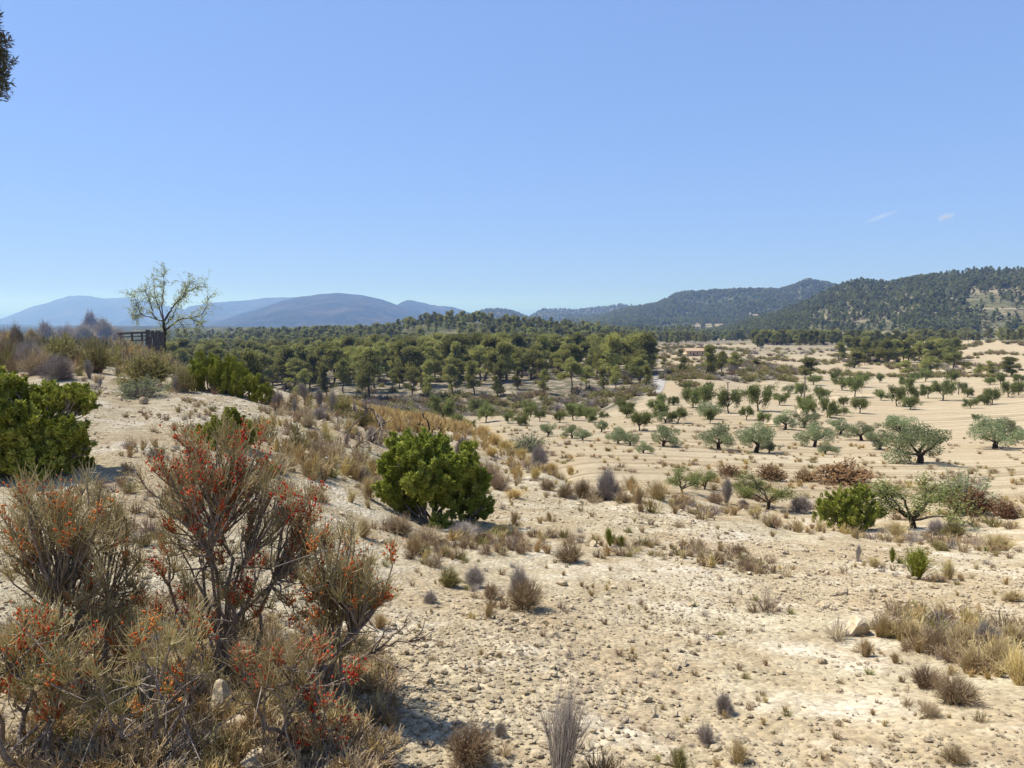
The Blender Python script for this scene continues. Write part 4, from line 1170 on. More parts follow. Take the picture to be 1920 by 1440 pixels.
for px, y0, y1, words in ((1248,713,684,"thin wooden pole beside the thin pine at the road bend"),(1364,745,716,"thin wooden pole standing in the field below the scrubby bank"),
        (1424,701,689,"short pole on the pale terrace above the scrubby bank"),(1508,746,704,"tallest thin pole at the upper end of the farm track"),(1797,740,719,"thin pole among the almonds in the right half of the orchard")):
    p = hit(px, y0); h = (y0 - y1) * p[1] / FPX
    e = bpy.data.objects.new("utility_pole", None); COL.objects.link(e); e.location = p
    V, q, _ = tubes(np.array([[(0, 0, -0.4), (0.01, 0, h * .5), (0.0, 0.02, h)]]), np.array([[0.10, 0.085, 0.07]]), 7)
    link("shaft", make_mesh("shaft", V, q, POLEM, smooth=True), e)
    box_part("crossarm", e, POLEM, -0.3, 0.3, -0.04, 0.04, h * .93, h * .93 + 0.07)
    for s in (-0.24, 0.24):
        V, q, _ = tubes(np.array([[(s, 0, h * .93 + .07), (s, 0, h * .93 + .2)]]), np.array([[0.035, 0.03]]), 6)
        link("insulator", make_mesh("insulator", V, q, PALEW), e)
    tag(e, words, "pole", "thin poles across the valley")

# ------------------------------------------------------------------ the almond tree, fence and planks on the knoll
def c8(cx, cy, D=34.0, dy=0.0):
    p = at(200 + cx / 8.0, 500 + cy / 8.0, D); p[0] *= (D + dy) / D; p[1] += dy
    return p
rg = np.random.default_rng(77)
foot = c8(858, 1262)
foot[2] = gz(foot[0], foot[1])
def knoll_tree():
    lim = [[(858,1262,0),(866,1050,0),(872,930,.05),(855,800,.1)],
           [(850,830,.1),(760,800,-.2),(690,700,-.4),(668,560,-.5),(600,430,-.6),(560,300,-.6)],
           [(760,800,-.2),(620,750,-.3),(510,720,-.4),(460,600,-.45),(430,480,-.5),(320,390,-.5)],
           [(855,800,.1),(820,620,.2),(842,480,.3),(862,300,.35),(850,150,.4),(872,80,.4)],
           [(868,810,.1),(940,680,.3),(1010,570,.45),(1130,470,.6),(1215,365,.7),(1350,292,.8),(1520,290,.9)],
           [(1130,470,.6),(1200,330,.4),(1250,260,.4),(1285,235,.4)],
           [(880,950,.05),(1000,870,-.3),(1070,790,-.5),(1250,770,-.8),(1400,740,-.9),(1510,600,-1),(1520,450,-1)],
           [(890,870,.1),(980,770,.5),(1060,600,.8),(1090,480,.9)],
           [(855,810,.1),(800,660,.6),(760,540,.9),(720,420,1.0),(700,160,1.0)],
           [(1070,790,-.5),(1150,900,-.6),(1210,1050,-.7)],[(1250,770,-.8),(1350,820,-.9),(1440,850,-.9)],
           [(510,720,-.4),(420,760,-.5),(380,790,-.5)]]
    rad = [(0.092,0.065),(0.034,0.005),(0.025,0.004),(0.032,0.004),(0.044,0.005),(0.022,0.005),(0.045,0.006),(0.032,0.006),(0.032,0.006),(0.018,0.005),(0.018,0.005),(0.018,0.005)]
    lines, twigs = [], []
    for L, (r0, r1) in zip(lim, rad):
        pts = np.array([c8(x, y, dy=d * 1.0) for x, y, d in L]) - foot
        t = np.linspace(0, len(pts) - 1, len(pts) * 3)
        pp = np.stack([np.interp(t, range(len(pts)), pts[:, i]) for i in range(3)], 1)
        pp[1:-1] += rg.normal(size=(len(pp) - 2, 3)) * 0.018
        lines.append((pp, r0, r1))
        if r0 < 0.1:
            for j in range(int(len(pp) * 2.2)):
                f = rg.uniform(0.3, 1); b = pp[int(f * (len(pp) - 1))]
                e = b + rg.normal(size=3) * 0.22 + unit(pp[-1] - pp[0]) * 0.12 + np.array([0, 0, 0.08])
                l2 = bend(b, e, 4, rg, 0.1); lines.append((l2, 0.006, 0.0025)); twigs.append(l2)
                if rg.random() < 0.7:
                    e2 = e + rg.normal(size=3) * 0.15; l3 = bend(l2[2], e2, 4, rg, 0.1); lines.append((l3, 0.005, 0.002)); twigs.append(l3)
    tv, tq = curve_tube_list(lines[:1], 8); bv, bq = curve_tube_list(lines[1:], 5)
    T = np.array(twigs); nl = 4600
    pk = rg.integers(0, len(T), nl); i0 = rg.integers(0, 3, nl); fr = rg.random((nl, 1))
    C = T[pk, i0] * (1 - fr) + T[pk, i0 + 1] * fr + rg.normal(size=(nl, 3)) * 0.05
    V, q = leaf_cloud(C, rg.normal(size=(nl, 3)), 0.085, 0.034, rg)
    e = bpy.data.objects.new("almond_tree", None); COL.objects.link(e); e.location = foot
    link("trunk", make_mesh("trunk", tv, tq, BARK['dark'], smooth=True), e)
    link("limbs", make_mesh("limbs", bv, bq, BARK['dark'], smooth=True), e)
    link("crown", make_mesh("crown", V, q, LEAF['knoll_tree'], np.repeat(np.clip(.5 + rg.normal(size=nl) * .25, 0, 1), 4)), e)
    tag(e, "lone sparse almond tree with bare tips beside the wooden fence", "almond tree")
knoll_tree()
OLDWOOD = bark_mat("weathered_wood", (0.05, 0.045, 0.042), (0.15, 0.14, 0.135), 14)
def plank(name, parent, p0, p1, w, th, seed, mat=OLDWOOD, side=None):
    """a rough board from p0 to p1, w wide, th thick, with a worn outline"""
    r2 = np.random.default_rng(seed)
    p0 = np.array(p0, float); p1 = np.array(p1, float); d = unit(p1 - p0)
    sd = np.array(side if side is not None else (1.0, 0, 0)); sd = unit(sd - (sd @ d) * d); nn = np.cross(d, sd)
    k = 5; V = []
    for i in range(k):
        c = p0 + (p1 - p0) * i / (k - 1) + r2.normal(size=3) * 0.006
        ww = w * r2.uniform(0.88, 1.08) * 0.5; tt = th * 0.5
        sl = (r2.uniform(-0.03, 0.03) if i == k - 1 else 0)
        V += [c - sd * ww - nn * tt, c + sd * ww - nn * tt + d * sl, c + sd * ww + nn * tt + d * sl, c - sd * ww + nn * tt]
    F = [(0, 3, 2, 1), (4 * k - 4, 4 * k - 3, 4 * k - 2, 4 * k - 1)]
    for i in range(k - 1):
        for j in range(4):
            a = 4 * i + j; b = 4 * i + (j + 1) % 4
            F.append((a, b, b + 4, a + 4))
    return link(name, make_mesh(name, np.array(V), np.array(F), mat), parent)
FD = 33.0
fb = c8(640, 1240, FD); fb[2] = gz(fb[0], fb[1])
fence = bpy.data.objects.new("wooden_fence", None); COL.objects.link(fence); fence.location = fb
tag(fence, "broken grey wooden fence of rails and upright pickets on the knoll", "fence")
def fl(cx, cy, dy=0.0): return c8(cx, cy, FD, dy) - fb
plank("rail", fence, fl(158, 1003, -.3), fl(595, 985), 0.085, 0.03, 1, side=(0, 0, 1))
plank("rail", fence, fl(225, 1052, -.3), fl(585, 1040), 0.05, 0.03, 2, side=(0, 0, 1))
plank("rail", fence, fl(330, 1106, -.2), fl(590, 1100), 0.05, 0.03, 3, side=(0, 0, 1))
plank("rail", fence, fl(590, 1000, .05), fl(868, 985, .05), 0.05, 0.03, 4, side=(0, 0, 1))
plank("rail", fence, fl(590, 1180, .05), fl(868, 1190, .05), 0.05, 0.03, 5, side=(0, 0, 1))
for cx in (200, 385, 535): plank("post", fence, fl(cx, 1250, 0.04), fl(cx - 4, 990, 0.04), 0.075, 0.06, cx)
for i, (cx, top, w, lean) in enumerate(((596,940,24,0),(634,952,30,-4),(668,962,26,3),(702,958,22,-2),(726,985,16,4),(750,958,26,0),(778,966,18,3),(798,962,22,-3),(826,985,26,2),(850,990,20,-2))):
    plank("picket", fence, fl(cx, 1262), fl(cx + lean, top), w * 1.2 / 8.0 * FD / FPX, 0.025, 30 + i)
pb_ = c8(1180, 1285, 33.5); pb_[2] = gz(pb_[0], pb_[1])
pile = bpy.data.objects.new("plank_pile", None); COL.objects.link(pile); pile.location = pb_
tag(pile, "dark fallen planks lying right of the lone almond tree", "planks")
for i in range(4):
    plank("plank", pile, (-0.42 + i * .05, i * 0.09, 0.06 + i * 0.035), (0.42 + i * .04, i * 0.1, 0.13 + i * 0.035), 0.12, 0.035, 60 + i, side=(0, 1, 0))
V, q = curve_tube_list([(bend((-0.5, .3, 0.25), (0.6, .2, 0.62), 6, rg, 0.04), 0.03, 0.012)], 6)
link("pole", make_mesh("pole", V, q, BARK['wood'], smooth=True), pile)

# ------------------------------------------------------------------ junipers
JN = [juniper_meshes(407, 112, 27000, spray=0.036), juniper_meshes(401, 95, 20000, ry=0.6, spray=0.038), juniper_meshes(402, 75, 14000, ry=0.58, spray=0.045), juniper_meshes(403, 85, 15000, ry=0.66, flat=0.7, spray=0.045)]
def bush_at(px, py, w, h, dD=0.0):
    p = hit(px, py); D = p[1]
    if dD: p = np.array([p[0] * (D + dD) / D, D + dD, 0.0]); p[2] = gz(p[0], p[1]); D = p[1]
    return p, w * D / FPX, h * D / FPX
for k, px, py, w, h, words in ((1, -55, 874, 180, 225, "tall juniper cut by the left edge of the view"),
        (2, 396, 734, 92, 96, "dark green juniper just right of the lone almond tree"), (3, 446, 742, 84, 88, "juniper leaning against the one right of the lone almond tree"),
        (2, 494, 756, 54, 50, "small juniper low on the slope below the juniper pair"), (3, 425, 838, 128, 92, "grey green juniper showing behind the red berried shrub"),
        (2, 506, 893, 36, 42, "tiny bright juniper right of the red berried shrub"), (3, 150, 875, 50, 40, "low juniper shoots at the foot of the large yellow green juniper")):
    p, W, H = bush_at(px, py, w, h)
    st, fo = JN[k]
    place("juniper_bush", [("stem", st), ("foliage", fo)], p - (0, 0, 0.02), (W / 1.32, W / 1.32, H / 0.98), RNG.uniform(0, 6.28), words, "juniper bush", "junipers on the slope")

juniper_lumps("juniper_bush", "bright green juniper standing alone in the middle of the stony slope", 812, 986,
  [(752,832,24),(785,838,32),(820,848,28),(748,880,36),(800,885,42),(845,880,34),(728,915,24),(872,862,26),(878,840,15),(890,905,32),(760,930,36),(820,925,36),(868,940,32),(908,950,20),(735,955,20),(770,968,24),(830,968,20),(890,972,22)], 410)
juniper_lumps("juniper_bush", "round dense green juniper at the lip of the slope beside the almonds", 1592, 997,
  [(1550,945,22),(1572,930,22),(1597,926,22),(1622,934,22),(1640,955,20),(1545,968,20),(1568,965,28),(1600,960,32),(1632,972,22),(1580,984,20),(1612,986,18)], 411)
juniper_lumps("juniper_bush", "large yellow green juniper left of the stony path", 70, 892,
  [(0,745,40),(40,760,36),(90,755,32),(132,765,24),(150,800,24),(20,800,44),(75,805,44),(120,815,38),(150,840,18),(5,850,44),(60,855,42),(110,855,36),(-40,800,50),(20,720,26),(140,735,16)], 412, 0.8)

# ------------------------------------------------------------------ dry brush and tufts
def kinds(mat, shape, n, r, side, seeds, **kw): return [brush(sd, n, mat, shape, r, side, **kw) for sd in seeds]
BR = {
 'grey':  kinds('grey', 'ball', 620, 0.0036, 2, (501, 502, 503)),
 'gup':   kinds('grey', 'upright', 420, 0.0050, 2, (511, 512), leafy=1300, leaf=0.045),
 'gsp':   kinds('grey', 'tuft', 330, 0.0032, 2, (515, 516)),
 'straw': kinds('straw', 'tuft', 420, 0.0045, 1, (521, 522, 523)),
 'gold':  kinds('gold', 'tuft', 420, 0.0045, 1, (531, 532)),
 'tan':   kinds('tan', 'wide', 480, 0.0042, 2, (541, 542)),
 'pink':  kinds('tan', 'ball', 420, 0.008, 2, (545, 546), leafy=2200, leaf=0.055),
 'brown': kinds('brown', 'wide', 480, 0.0042, 2, (551, 552, 553), leafy=900, leaf=0.035),
 'heath': kinds('heath', 'wide', 380, 0.0055, 2, (561, 562, 563), leafy=4200, leaf=0.045, stem_mat='brown'),
 'broom': kinds('broom', 'upright', 420, 0.0045, 2, (571, 572), leafy=900, leaf=0.04),
 'lime':  kinds('lime', 'upright', 420, 0.0055, 2, (581, 582), leafy=1800, leaf=0.045),
 'sage':  kinds('olive', 'wide', 260, 0.0045, 1, (585, 586), leafy=1700, leaf=0.05, stem_mat='grey'),
 'red':   kinds('redbrown', 'wide', 220, 0.0060, 1, (591, 592), leafy=1900, leaf=0.085, stem_mat='brown'),
 'dead':  kinds('grey', 'wide', 60, 0.0060, 2, (595, 596, 597), stem_mat='brown'),
}
NAMES = {'gsp': ("broom_shrub", "shrub"), 'grey': ("spiny_shrub", "shrub"), 'gup': ("broom_shrub", "shrub"), 'straw': ("grass_tuft", "grass tuft"), 'gold': ("grass_tuft", "grass tuft"), 'tan': ("dry_bush", "bush"), 'pink': ("dry_bush", "bush"),
         'brown': ("low_bush", "bush"), 'heath': ("heath_bush", "bush"), 'broom': ("broom_shrub", "shrub"), 'lime': ("green_bush", "bush"), 'sage': ("sage_bush", "bush"), 'red': ("dead_bush", "bush"), 'dead': ("dead_shrub", "shrub")}
BRUSH_SPOTS = []
def add_brush(kind, px, py, w, h, words, group=None):
    p, W, H = bush_at(px, py, w, h)
    BRUSH_SPOTS.append((p[0], p[1], W, H, kind))
    parts = BR[kind][int(RNG.integers(0, len(BR[kind])))]
    nm, cat = NAMES[kind]
    return place(nm, parts, p, (W * RNG.uniform(.85, 1.15), W * RNG.uniform(.85, 1.15), H), RNG.uniform(0, 6.28), words, cat, group, tilt=0.12)
B = [
 # the brushy knoll at the left
 ('heath',180,699,56,70,"tall olive brown bush in the middle of the brushy knoll"),('heath',120,689,66,64,"broad olive brown bush left of the middle of the knoll"),
 ('heath',282,722,92,66,"large tan green bush directly below the fence pickets"),('heath',343,736,46,56,"olive bush at the right end of the knoll's brush"),
 ('heath',222,676,42,30,"small olive bush left of the fence rails"),('broom',228,694,40,16,"flat yellowish cushion below the fence rails"),
 ('pink',173,626,30,44,"tallest pinkish dry bush on the skyline of the knoll"),('pink',196,640,44,46,"pinkish dry bush right of the tallest on the skyline"),('pink',158,642,42,36,"low pinkish dry bush under the tallest on the skyline"),
 ('pink',216,650,30,36,"pinkish dry bush at the left end of the fence rails"),('pink',90,646,38,46,"rounded brown dry bush on the skyline left of the pink group"),('pink',36,668,30,64,"tall tan dry bush on the skyline near the left edge"),
 ('pink',60,654,28,40,"orange tan dry bush beside the tall tan one"),('tan',12,675,48,44,"tan brush at the left edge above the tall juniper"),('tan',126,640,40,34,"thin tan brush on the skyline between the dry bushes"),
 ('grey',52,692,54,60,"large grey dry bush at the left of the knoll"),('tan',68,702,50,54,"pale grey tan bush in front of the large grey one"),('grey',106,714,70,52,"wide grey twiggy bush above the large juniper"),
 ('gup',168,711,22,36,"narrow grey shrub at the top of the stony path"),('gup',196,672,28,38,"dark grey upright shrub amid the olive bushes"),('gup',187,728,12,20,"tiny grey shrub alone on the stony path"),
 ('sage',262,744,92,40,"pale open shrub with a black stem at the end of the path"),('gup',327,736,17,32,"small grey shrub right of the pale open shrub"),('grey',425,737,36,36,"silver grey shrub in front of the juniper pair"),
 ('grey',355,680,28,26,"dark shaded shrub beside the fallen planks"),('tan',385,672,36,22,"grey tan brush behind the fallen planks"),
 # upright grey brooms and brush in the middle distance
 ('gup',574,753,27,38,"tallest dark grey broom of the group at the slope's edge"),('gup',600,763,25,34,"dark grey broom second from the right of the group"),('gup',621,776,24,44,"dark grey broom rightmost of the group"),
 ('gup',554,780,20,32,"small dark grey broom leftmost of the group"),('grey',523,765,30,36,"brown grey bush left of the dark brooms"),('tan',576,801,34,32,"beige rounded bush in front of the dark brooms"),('grey',598,787,32,26,"grey cushion bush below the dark brooms"),
 ('lime',580,760,20,18,"yellow green shoots at the foot of the tallest dark broom"),('heath',560,850,46,42,"yellow green brush below the beige bush"),('tan',600,860,50,42,"grey tan brush right of the yellow green brush"),
 ('gup',649,838,16,28,"slim grey shrub left of the fallen dead branch"),('grey',697,829,28,32,"mauve grey shrub inside the fallen dead branch"),('straw',578,894,52,38,"straw tuft below the grey tan brush"),('straw',664,894,50,36,"straw tuft left of the lone green juniper"),
 ('straw',528,873,28,28,"short straw tuft beside the tiny bright juniper"),('straw',702,886,34,32,"straw tuft touching the lone juniper's left side"),('grey',681,904,30,32,"whitish grey tuft just left of the lone juniper"),('brown',612,890,26,22,"small brown bush between the straw tufts"),
 ('straw',690,935,40,48,"pale grass tuft in front of the whitish grey tuft"),('heath',680,800,44,40,"yellowish brush left of the golden grass"),('heath',640,775,50,34,"grey green brush behind the fallen dead branch"),
 ('grey',1012,875,44,46,"round mauve grey spiny bush on a bare stalk by the field"),('grey',1138,938,64,66,"largest round spiny grey bush at the slope's edge"),('grey',865,853,32,40,"grey spiny bush behind the lone green juniper"),
 ('sage',986,845,86,36,"wide open leafy shrub above the golden grass"),
 ('gold',905,818,44,24,"golden tuft highest on the slope behind the lone juniper"),('gold',925,833,44,24,"golden tuft second highest behind the lone juniper"),('gold',950,846,44,24,"golden tuft in the middle of the golden streak"),('gold',978,861,40,24,"golden tuft at the low end of the golden streak"),
 ('gold',1035,890,38,26,"golden tuft below the mauve bush on a stalk"),('gold',1003,898,32,24,"golden tuft left of the one below the mauve bush"),('gold',1069,890,28,20,"small golden tuft right of the one below the mauve bush"),('gold',922,855,38,20,"flat golden tuft beside white stones"),
 ('gold',969,900,38,30,"rounded golden tuft on the slope right of the lone juniper"),('tan',918,904,44,44,"tan brush touching the lone juniper's right shoulder"),('tan',934,918,34,36,"tan brush lower right of the lone juniper"),('gold',966,934,60,18,"flat golden grass patch right of the lone juniper"),
 ('brown',1029,920,30,24,"low brown bush left of the largest spiny bush"),('brown',1060,932,36,30,"brown bush second from the largest spiny bush"),('brown',1092,932,34,40,"reddish brown bush touching the largest spiny bush"),('brown',1114,940,38,24,"low brown bush in front of the largest spiny bush"),
 ('brown',1168,942,34,22,"dark low bush right of the largest spiny bush"),('straw',1184,918,38,30,"tan grass behind the dark low bush"),('straw',1194,944,36,38,"tan tufted grass at the slope's edge"),('straw',1236,938,66,40,"broad tan grass clump at the slope's edge before the almonds"),
 # row at the field edge
 ('red',1367,894,44,24,"small rust brown dead bush left of the row in the field"),('red',1445,900,52,34,"round rust brown dead bush in the field"),('red',1509,903,40,22,"low rust brown dead bush between two larger ones"),('red',1580,908,112,36,"long rust brown dead bush in the field"),
 ('red',1820,965,88,54,"large brown dead bush behind the spreading almond"),('red',1886,972,46,34,"brown dead bush at the right end of the row"),
 ('gup',1362,944,34,48,"dark grey leaning broom among the almond saplings"),('grey',1396,955,24,22,"small grey ball shrub right of the leaning broom"),('tan',1342,944,34,26,"tan bush left of the leaning broom"),('grey',1503,960,46,36,"grey brown bush left of the round juniper"),
 ('straw',1682,1008,60,34,"dry grass right of the round juniper"),('grey',1756,1004,38,36,"grey shrub below the spreading almond"),('heath',1790,1008,42,34,"olive green shrub below the spreading almond"),('straw',1870,1032,80,32,"grey dry grass on the slope's lip at the right"),
 ('sage',1806,948,112,72,"thin leaved grey green shrub behind the brown dead bush"),('heath',1760,1032,32,18,"pale green cushion on the bare lip of the slope"),
 # the bare stony slope
 ('lime',1718,1086,74,58,"bright yellow green bush on the stony slope"),('straw',1778,1087,36,44,"dry upright tuft right of the yellow green bush"),('gup',1608,1053,15,32,"tiny dark grey shrub left of the yellow green bush"),('straw',1638,1064,36,22,"pale grass beside the tiny dark grey shrub"),
 ('lime',1673,1056,22,30,"thin green shoots behind the yellow green bush"),('lime',1144,1024,24,36,"upright green shoots on the stony slope below the spiny bush"),('lime',1166,1024,14,22,"short green shoots beside the taller ones"),
 ('brown',1070,1054,62,44,"purple brown twiggy bush in the middle of the slope"),('brown',985,1138,72,64,"dark olive brown cushion bush in the middle foreground"),('grey',975,1118,56,62,"grey dead twigs rising behind the dark cushion bush"),
 ('heath',844,1100,40,38,"small green brown bush left of the grey dead twigs"),('grey',888,1100,46,44,"small grey bush beside the green brown one"),('grey',808,1130,34,26,"low grey tuft in the gravel left of the cushion bush"),('tan',920,1122,30,36,"tan upright tuft left of the dark cushion bush"),
 ('dead',1054,1143,30,20,"low grey sprig right of the dark cushion bush"),('heath',938,1004,38,20,"green cushion right under the lone juniper"),('straw',962,985,18,28,"straw sprig right of the lone juniper's foot"),('straw',1032,978,16,22,"orange straw sprig above the slope's tuft row"),
 ('straw',915,1160,28,32,"thin straw tuft below the dark cushion bush"),('straw',712,1180,44,34,"olive straw clump beside the bare branch"),
 ('gsp',1050,1462,112,185,"tall grey twiggy shrub at the bottom of the view"),('brown',876,1428,88,90,"rounded brown shrub at the bottom left of the tall grey one"),('grey',936,1380,28,32,"tiny dark tuft between the two bottom shrubs"),
 ('dead',1146,1452,50,50,"sparse grey sprig right of the tall grey shrub"),('broom',1274,1456,70,60,"sparse olive sprigs at the bottom edge"),('grey',1322,1396,44,42,"low mauve twiggy shrub near the bottom right"),('grey',1357,1338,48,46,"grey mauve cushion shrub on the gravel"),
 ('straw',1385,1434,60,50,"pale straw sprigs at the bottom edge"),('brown',1790,1430,54,38,"small brown cushion at the bottom right"),('dead',1442,1148,60,54,"dead twiggy shrub in the gravel"),('dead',1570,1200,56,54,"sprawling dead twigs left of the big stone"),
 ('straw',1623,1232,36,40,"straw tuft below the big stone"),('straw',1678,1244,22,24,"little straw tuft right of the one below the big stone"),
 ('brown',1735,1290,60,50,"olive brown cushion bush, left of the pair"),('brown',1790,1318,86,62,"olive brown cushion bush, right of the pair"),('tan',1742,1344,46,34,"dry tan tuft below the cushion pair"),
 ('straw',1660,1195,50,48,"tan grass clump touching the big stone"),('straw',1705,1205,64,54,"tan grass clump second from the big stone"),('tan',1752,1222,70,60,"tan brush in the middle of the long grass bank"),('straw',1800,1228,70,62,"tan grass in the long bank, right of its middle"),
 ('grey',1838,1225,60,70,"grey twigs in the long bank of tan grass"),('straw',1870,1262,80,70,"tan grass near the right end of the long bank"),('gold',1912,1285,70,76,"yellow grass at the right edge of the long bank"),('straw',1900,1215,60,56,"tan grass behind the long bank at the right edge"),('straw',1815,1262,60,50,"low yellow grass along the front of the long bank"),
 ('straw',1900,1128,60,22,"flat straw patch at the right edge of the slope"),('brown',1385,1038,34,20,"small dark tuft right of the slope's tuft row"),('brown',1395,1068,40,20,"brown flattened tuft on the slope"),
 # foot of the lone juniper
 ('brown',745,1000,60,40,"dark dry brush at the lone juniper's left foot"),('grey',870,1010,70,34,"dry grey brush in the lone juniper's shadow"),('tan',800,1018,60,36,"pale brush in front of the lone juniper"),('straw',775,1040,50,36,"straw tuft in front of the lone juniper's brush"),('brown',905,1018,40,26,"brown tuft at the lone juniper's right foot"),('straw',680,1008,46,40,"straw tuft left of the lone juniper's foot"),
]
for row in B: add_brush(*row)
# almond saplings near the slope's lip
NEAR_AL = [almond_meshes(250 + i, 5200, 'almond_near', 0.075, 0.12) for i in range(3)]
for i, (px, py, w, h, words) in enumerate(((1281,925,66,64,"dense small almond tree with a short dark trunk at the slope's edge"),(1322,918,52,46,"pale almond sapling right of the dense small almond"),(1438,956,104,66,"low spreading almond sapling left of the round juniper"),(1402,932,56,50,"thin almond sapling behind the spreading sapling"),(1712,990,168,112,"spreading almond with a crooked dark trunk right of the round juniper"))):
    p, W, H = bush_at(px, py, w, h)
    t, c = NEAR_AL[i % 3]
    place("almond_tree", [("trunk", t), ("crown", c)], p - (0, 0, .03), (W / 2.5, W / 2.5, H / 2.75), RNG.uniform(0, 6.28), words, "almond tree", "almonds at the slope's lip")
# ------------------------------------------------------------------ red berried shrubs in front
def ephedra(px, py, crown, seed, label, n_stem=6, berry=0.5, tufts=46, per=95, orange=0.3, D=None):
    """crown: picture boxes (x0,y0,x1,y1) that the twig tufts fill, all at the shrub's own distance"""
    rg = np.random.default_rng(seed)
    p = hit(px, py) if D is None else np.array([*at(px, py, D)[:2], 0.0])
    p[2] = gz(p[0], p[1]); D = p[1]
    T = []
    per_box = max(3, tufts // len(crown))
    for (x0, y0, x1, y1) in crown:
        for i in range(per_box):
            u, v = rg.uniform(0, 1, 2)
            q = at(x0 + (x1 - x0) * u, y0 + (y1 - y0) * v, D)
            dep = (x1 - x0) * D / FPX * 0.5
            dy = rg.uniform(-1, 1) * min(dep, 0.42)
            q = np.array([q[0], q[1] + dy, q[2]])
            T.append(q - p)
    T = np.array(T)
    # skeleton: stems run to a few hubs, hubs to the tufts
    B_ = T.reshape(len(crown), per_box, 3)
    hubs = []
    for b in B_:
        for h_ in (0, 1):
            part = b[b[:, 1] * (1 - 2 * h_) >= np.median(b[:, 1]) * (1 - 2 * h_)]
            hubs.append(part.mean(0) * np.array([0.72, 0.72, 0.60]) + rg.normal(size=3) * 0.035)
    hubs = np.array(hubs); hub_box = np.repeat(np.arange(len(crown)), 2)
    lines = []
    for h in hubs:
        b0 = np.array([rg.normal() * 0.06, rg.normal() * 0.06, -0.05])
        lines.append((bend(b0, h, 7, rg, 0.11), rg.uniform(0.008, 0.014), 0.006))
    sub = []
    for ti, t in enumerate(T):
        h = hubs[np.argmin(((hubs - t) ** 2).sum(1) + (hub_box != ti // per_box) * 0.02 + rg.random(len(hubs)) * 0.01)]
        h = h + (t - h) * rg.uniform(0, 0.25) * np.array([0.4, 0.4, 1]) * (rg.random() < 0.5)
        l = bend(h, t, 5, rg, 0.10); lines.append((l, 0.0048, 0.0024)); sub.append(l)
    for _ in range(30):       # bare dead twigs
        l = sub[rg.integers(0, len(sub))]; b = l[rg.integers(0, 4)]
        e = b + rg.normal(size=3) * 0.10; lines.append((bend(b, e, 4, rg, 0.12), 0.003, 0.0012))
    bv, bq = curve_tube_list(lines, 5)
    # twigs
    n = len(T) * per
    own = np.repeat(np.arange(len(T)), per)
    S = np.array(sub)                                   # (tufts,5,3)
    axis = unit(S[:, -1] - S[:, -3]) * 0.45 + np.array([0, 0, 0.8]) + rg.normal(size=(len(T), 3)) * 0.42
    axis = unit(axis)
    f = rg.uniform(0.55, 1.0, (n, 1)); seg = 2 + 2 * f
    i0 = np.minimum(seg.astype(int), 3); fr = seg - i0
    base = S[own, i0[:, 0]] * (1 - fr) + S[own, i0[:, 0] + 1] * fr
    d = unit(axis[own] + rg.normal(size=(n, 3)) * 0.55)
    L = rg.uniform(0.025, 0.105, (n, 1))
    tip = base + d * L; tip[:, 2] += L[:, 0] * 0.25
    mid = base + d * L * 0.5 + rg.normal(size=(n, 3)) * 0.006
    r = 0.00125
    V, q, ow = tubes(np.stack([base, mid, tip], 1), np.stack([np.full(n, r), np.full(n, r * .95), np.full(n, r * .55)], 1), 3)
    tt = rg.random(len(T))
    red_t = tt < berry
    tint = np.clip(0.45 + (rg.random(len(T))[own] - 0.5) * 0.5 + rg.normal(size=n) * 0.2, 0, 1)
    # fruit
    src = np.flatnonzero(red_t[own])
    nb = int(len(src) * 1.35)
    pk = rg.choice(src, nb); g = rg.uniform(0.1, 0.85, (nb, 1))
    C = base[pk] * (1 - g) + tip[pk] * g + rg.normal(size=(nb, 3)) * 0.003
    oct_ = np.array([(1, 0, 0), (-1, 0, 0), (0, 1, 0), (0, -1, 0), (0, 0, 1.25), (0, 0, -1.25)])
    R = rg.uniform(0.003, 0.0058, (nb, 1, 1))
    BV = (C[:, None] + oct_[None] * R).reshape(-1, 3)
    of = np.array([(4, 0, 2), (4, 2, 1), (4, 1, 3), (4, 3, 0), (5, 2, 0), (5, 1, 2), (5, 3, 1), (5, 0, 3)])
    BF = (np.arange(nb)[:, None, None] * 6 + of[None]).reshape(-1, 3)
    bt = np.clip((rg.random(len(T)) < orange)[own[pk]] * 0.5 + 0.28 + rg.normal(size=nb) * 0.16, 0, 1)
    e = bpy.data.objects.new("berry_shrub", None); COL.objects.link(e); e.location = p
    link("branches", make_mesh("branches", bv, bq, BARK['grey'], smooth=True), e)
    link("twigs", make_mesh("twigs", V, q, LEAF['ephedra'], tint[ow]), e)
    link("berries", make_mesh("berries", BV, BF, LEAF['berry'], np.repeat(bt, 6), smooth=True), e)
    return tag(e, label, "shrub", "red berried shrubs in the foreground")
ephedra(400, 1270, [(290,830,480,960),(270,870,420,1050),(400,880,600,1040),(330,800,500,900),(380,960,600,1130),(300,1000,430,1150),(430,880,520,1000),(330,1060,560,1190),(520,930,620,1060)], 801, "tallest red berried shrub with a dark leaning trunk in the foreground", n_stem=9, berry=0.42, tufts=220, per=31, orange=0.3)
ephedra(130, 1320, [(30,900,230,1020),(10,940,160,1080),(90,960,250,1110),(60,1040,240,1180),(120,1100,280,1240)], 802, "grey green berried shrub at the left of the foreground", n_stem=7, berry=0.24, tufts=165, per=31, orange=0.45)
ephedra(590, 1330, [(610,1040,735,1130),(590,990,690,1090),(640,1080,720,1150),(560,1060,660,1180),(590,1130,690,1230)], 803, "berried shrub leaning right over the gravel", n_stem=6, berry=0.32, tufts=90, per=31, orange=0.45)
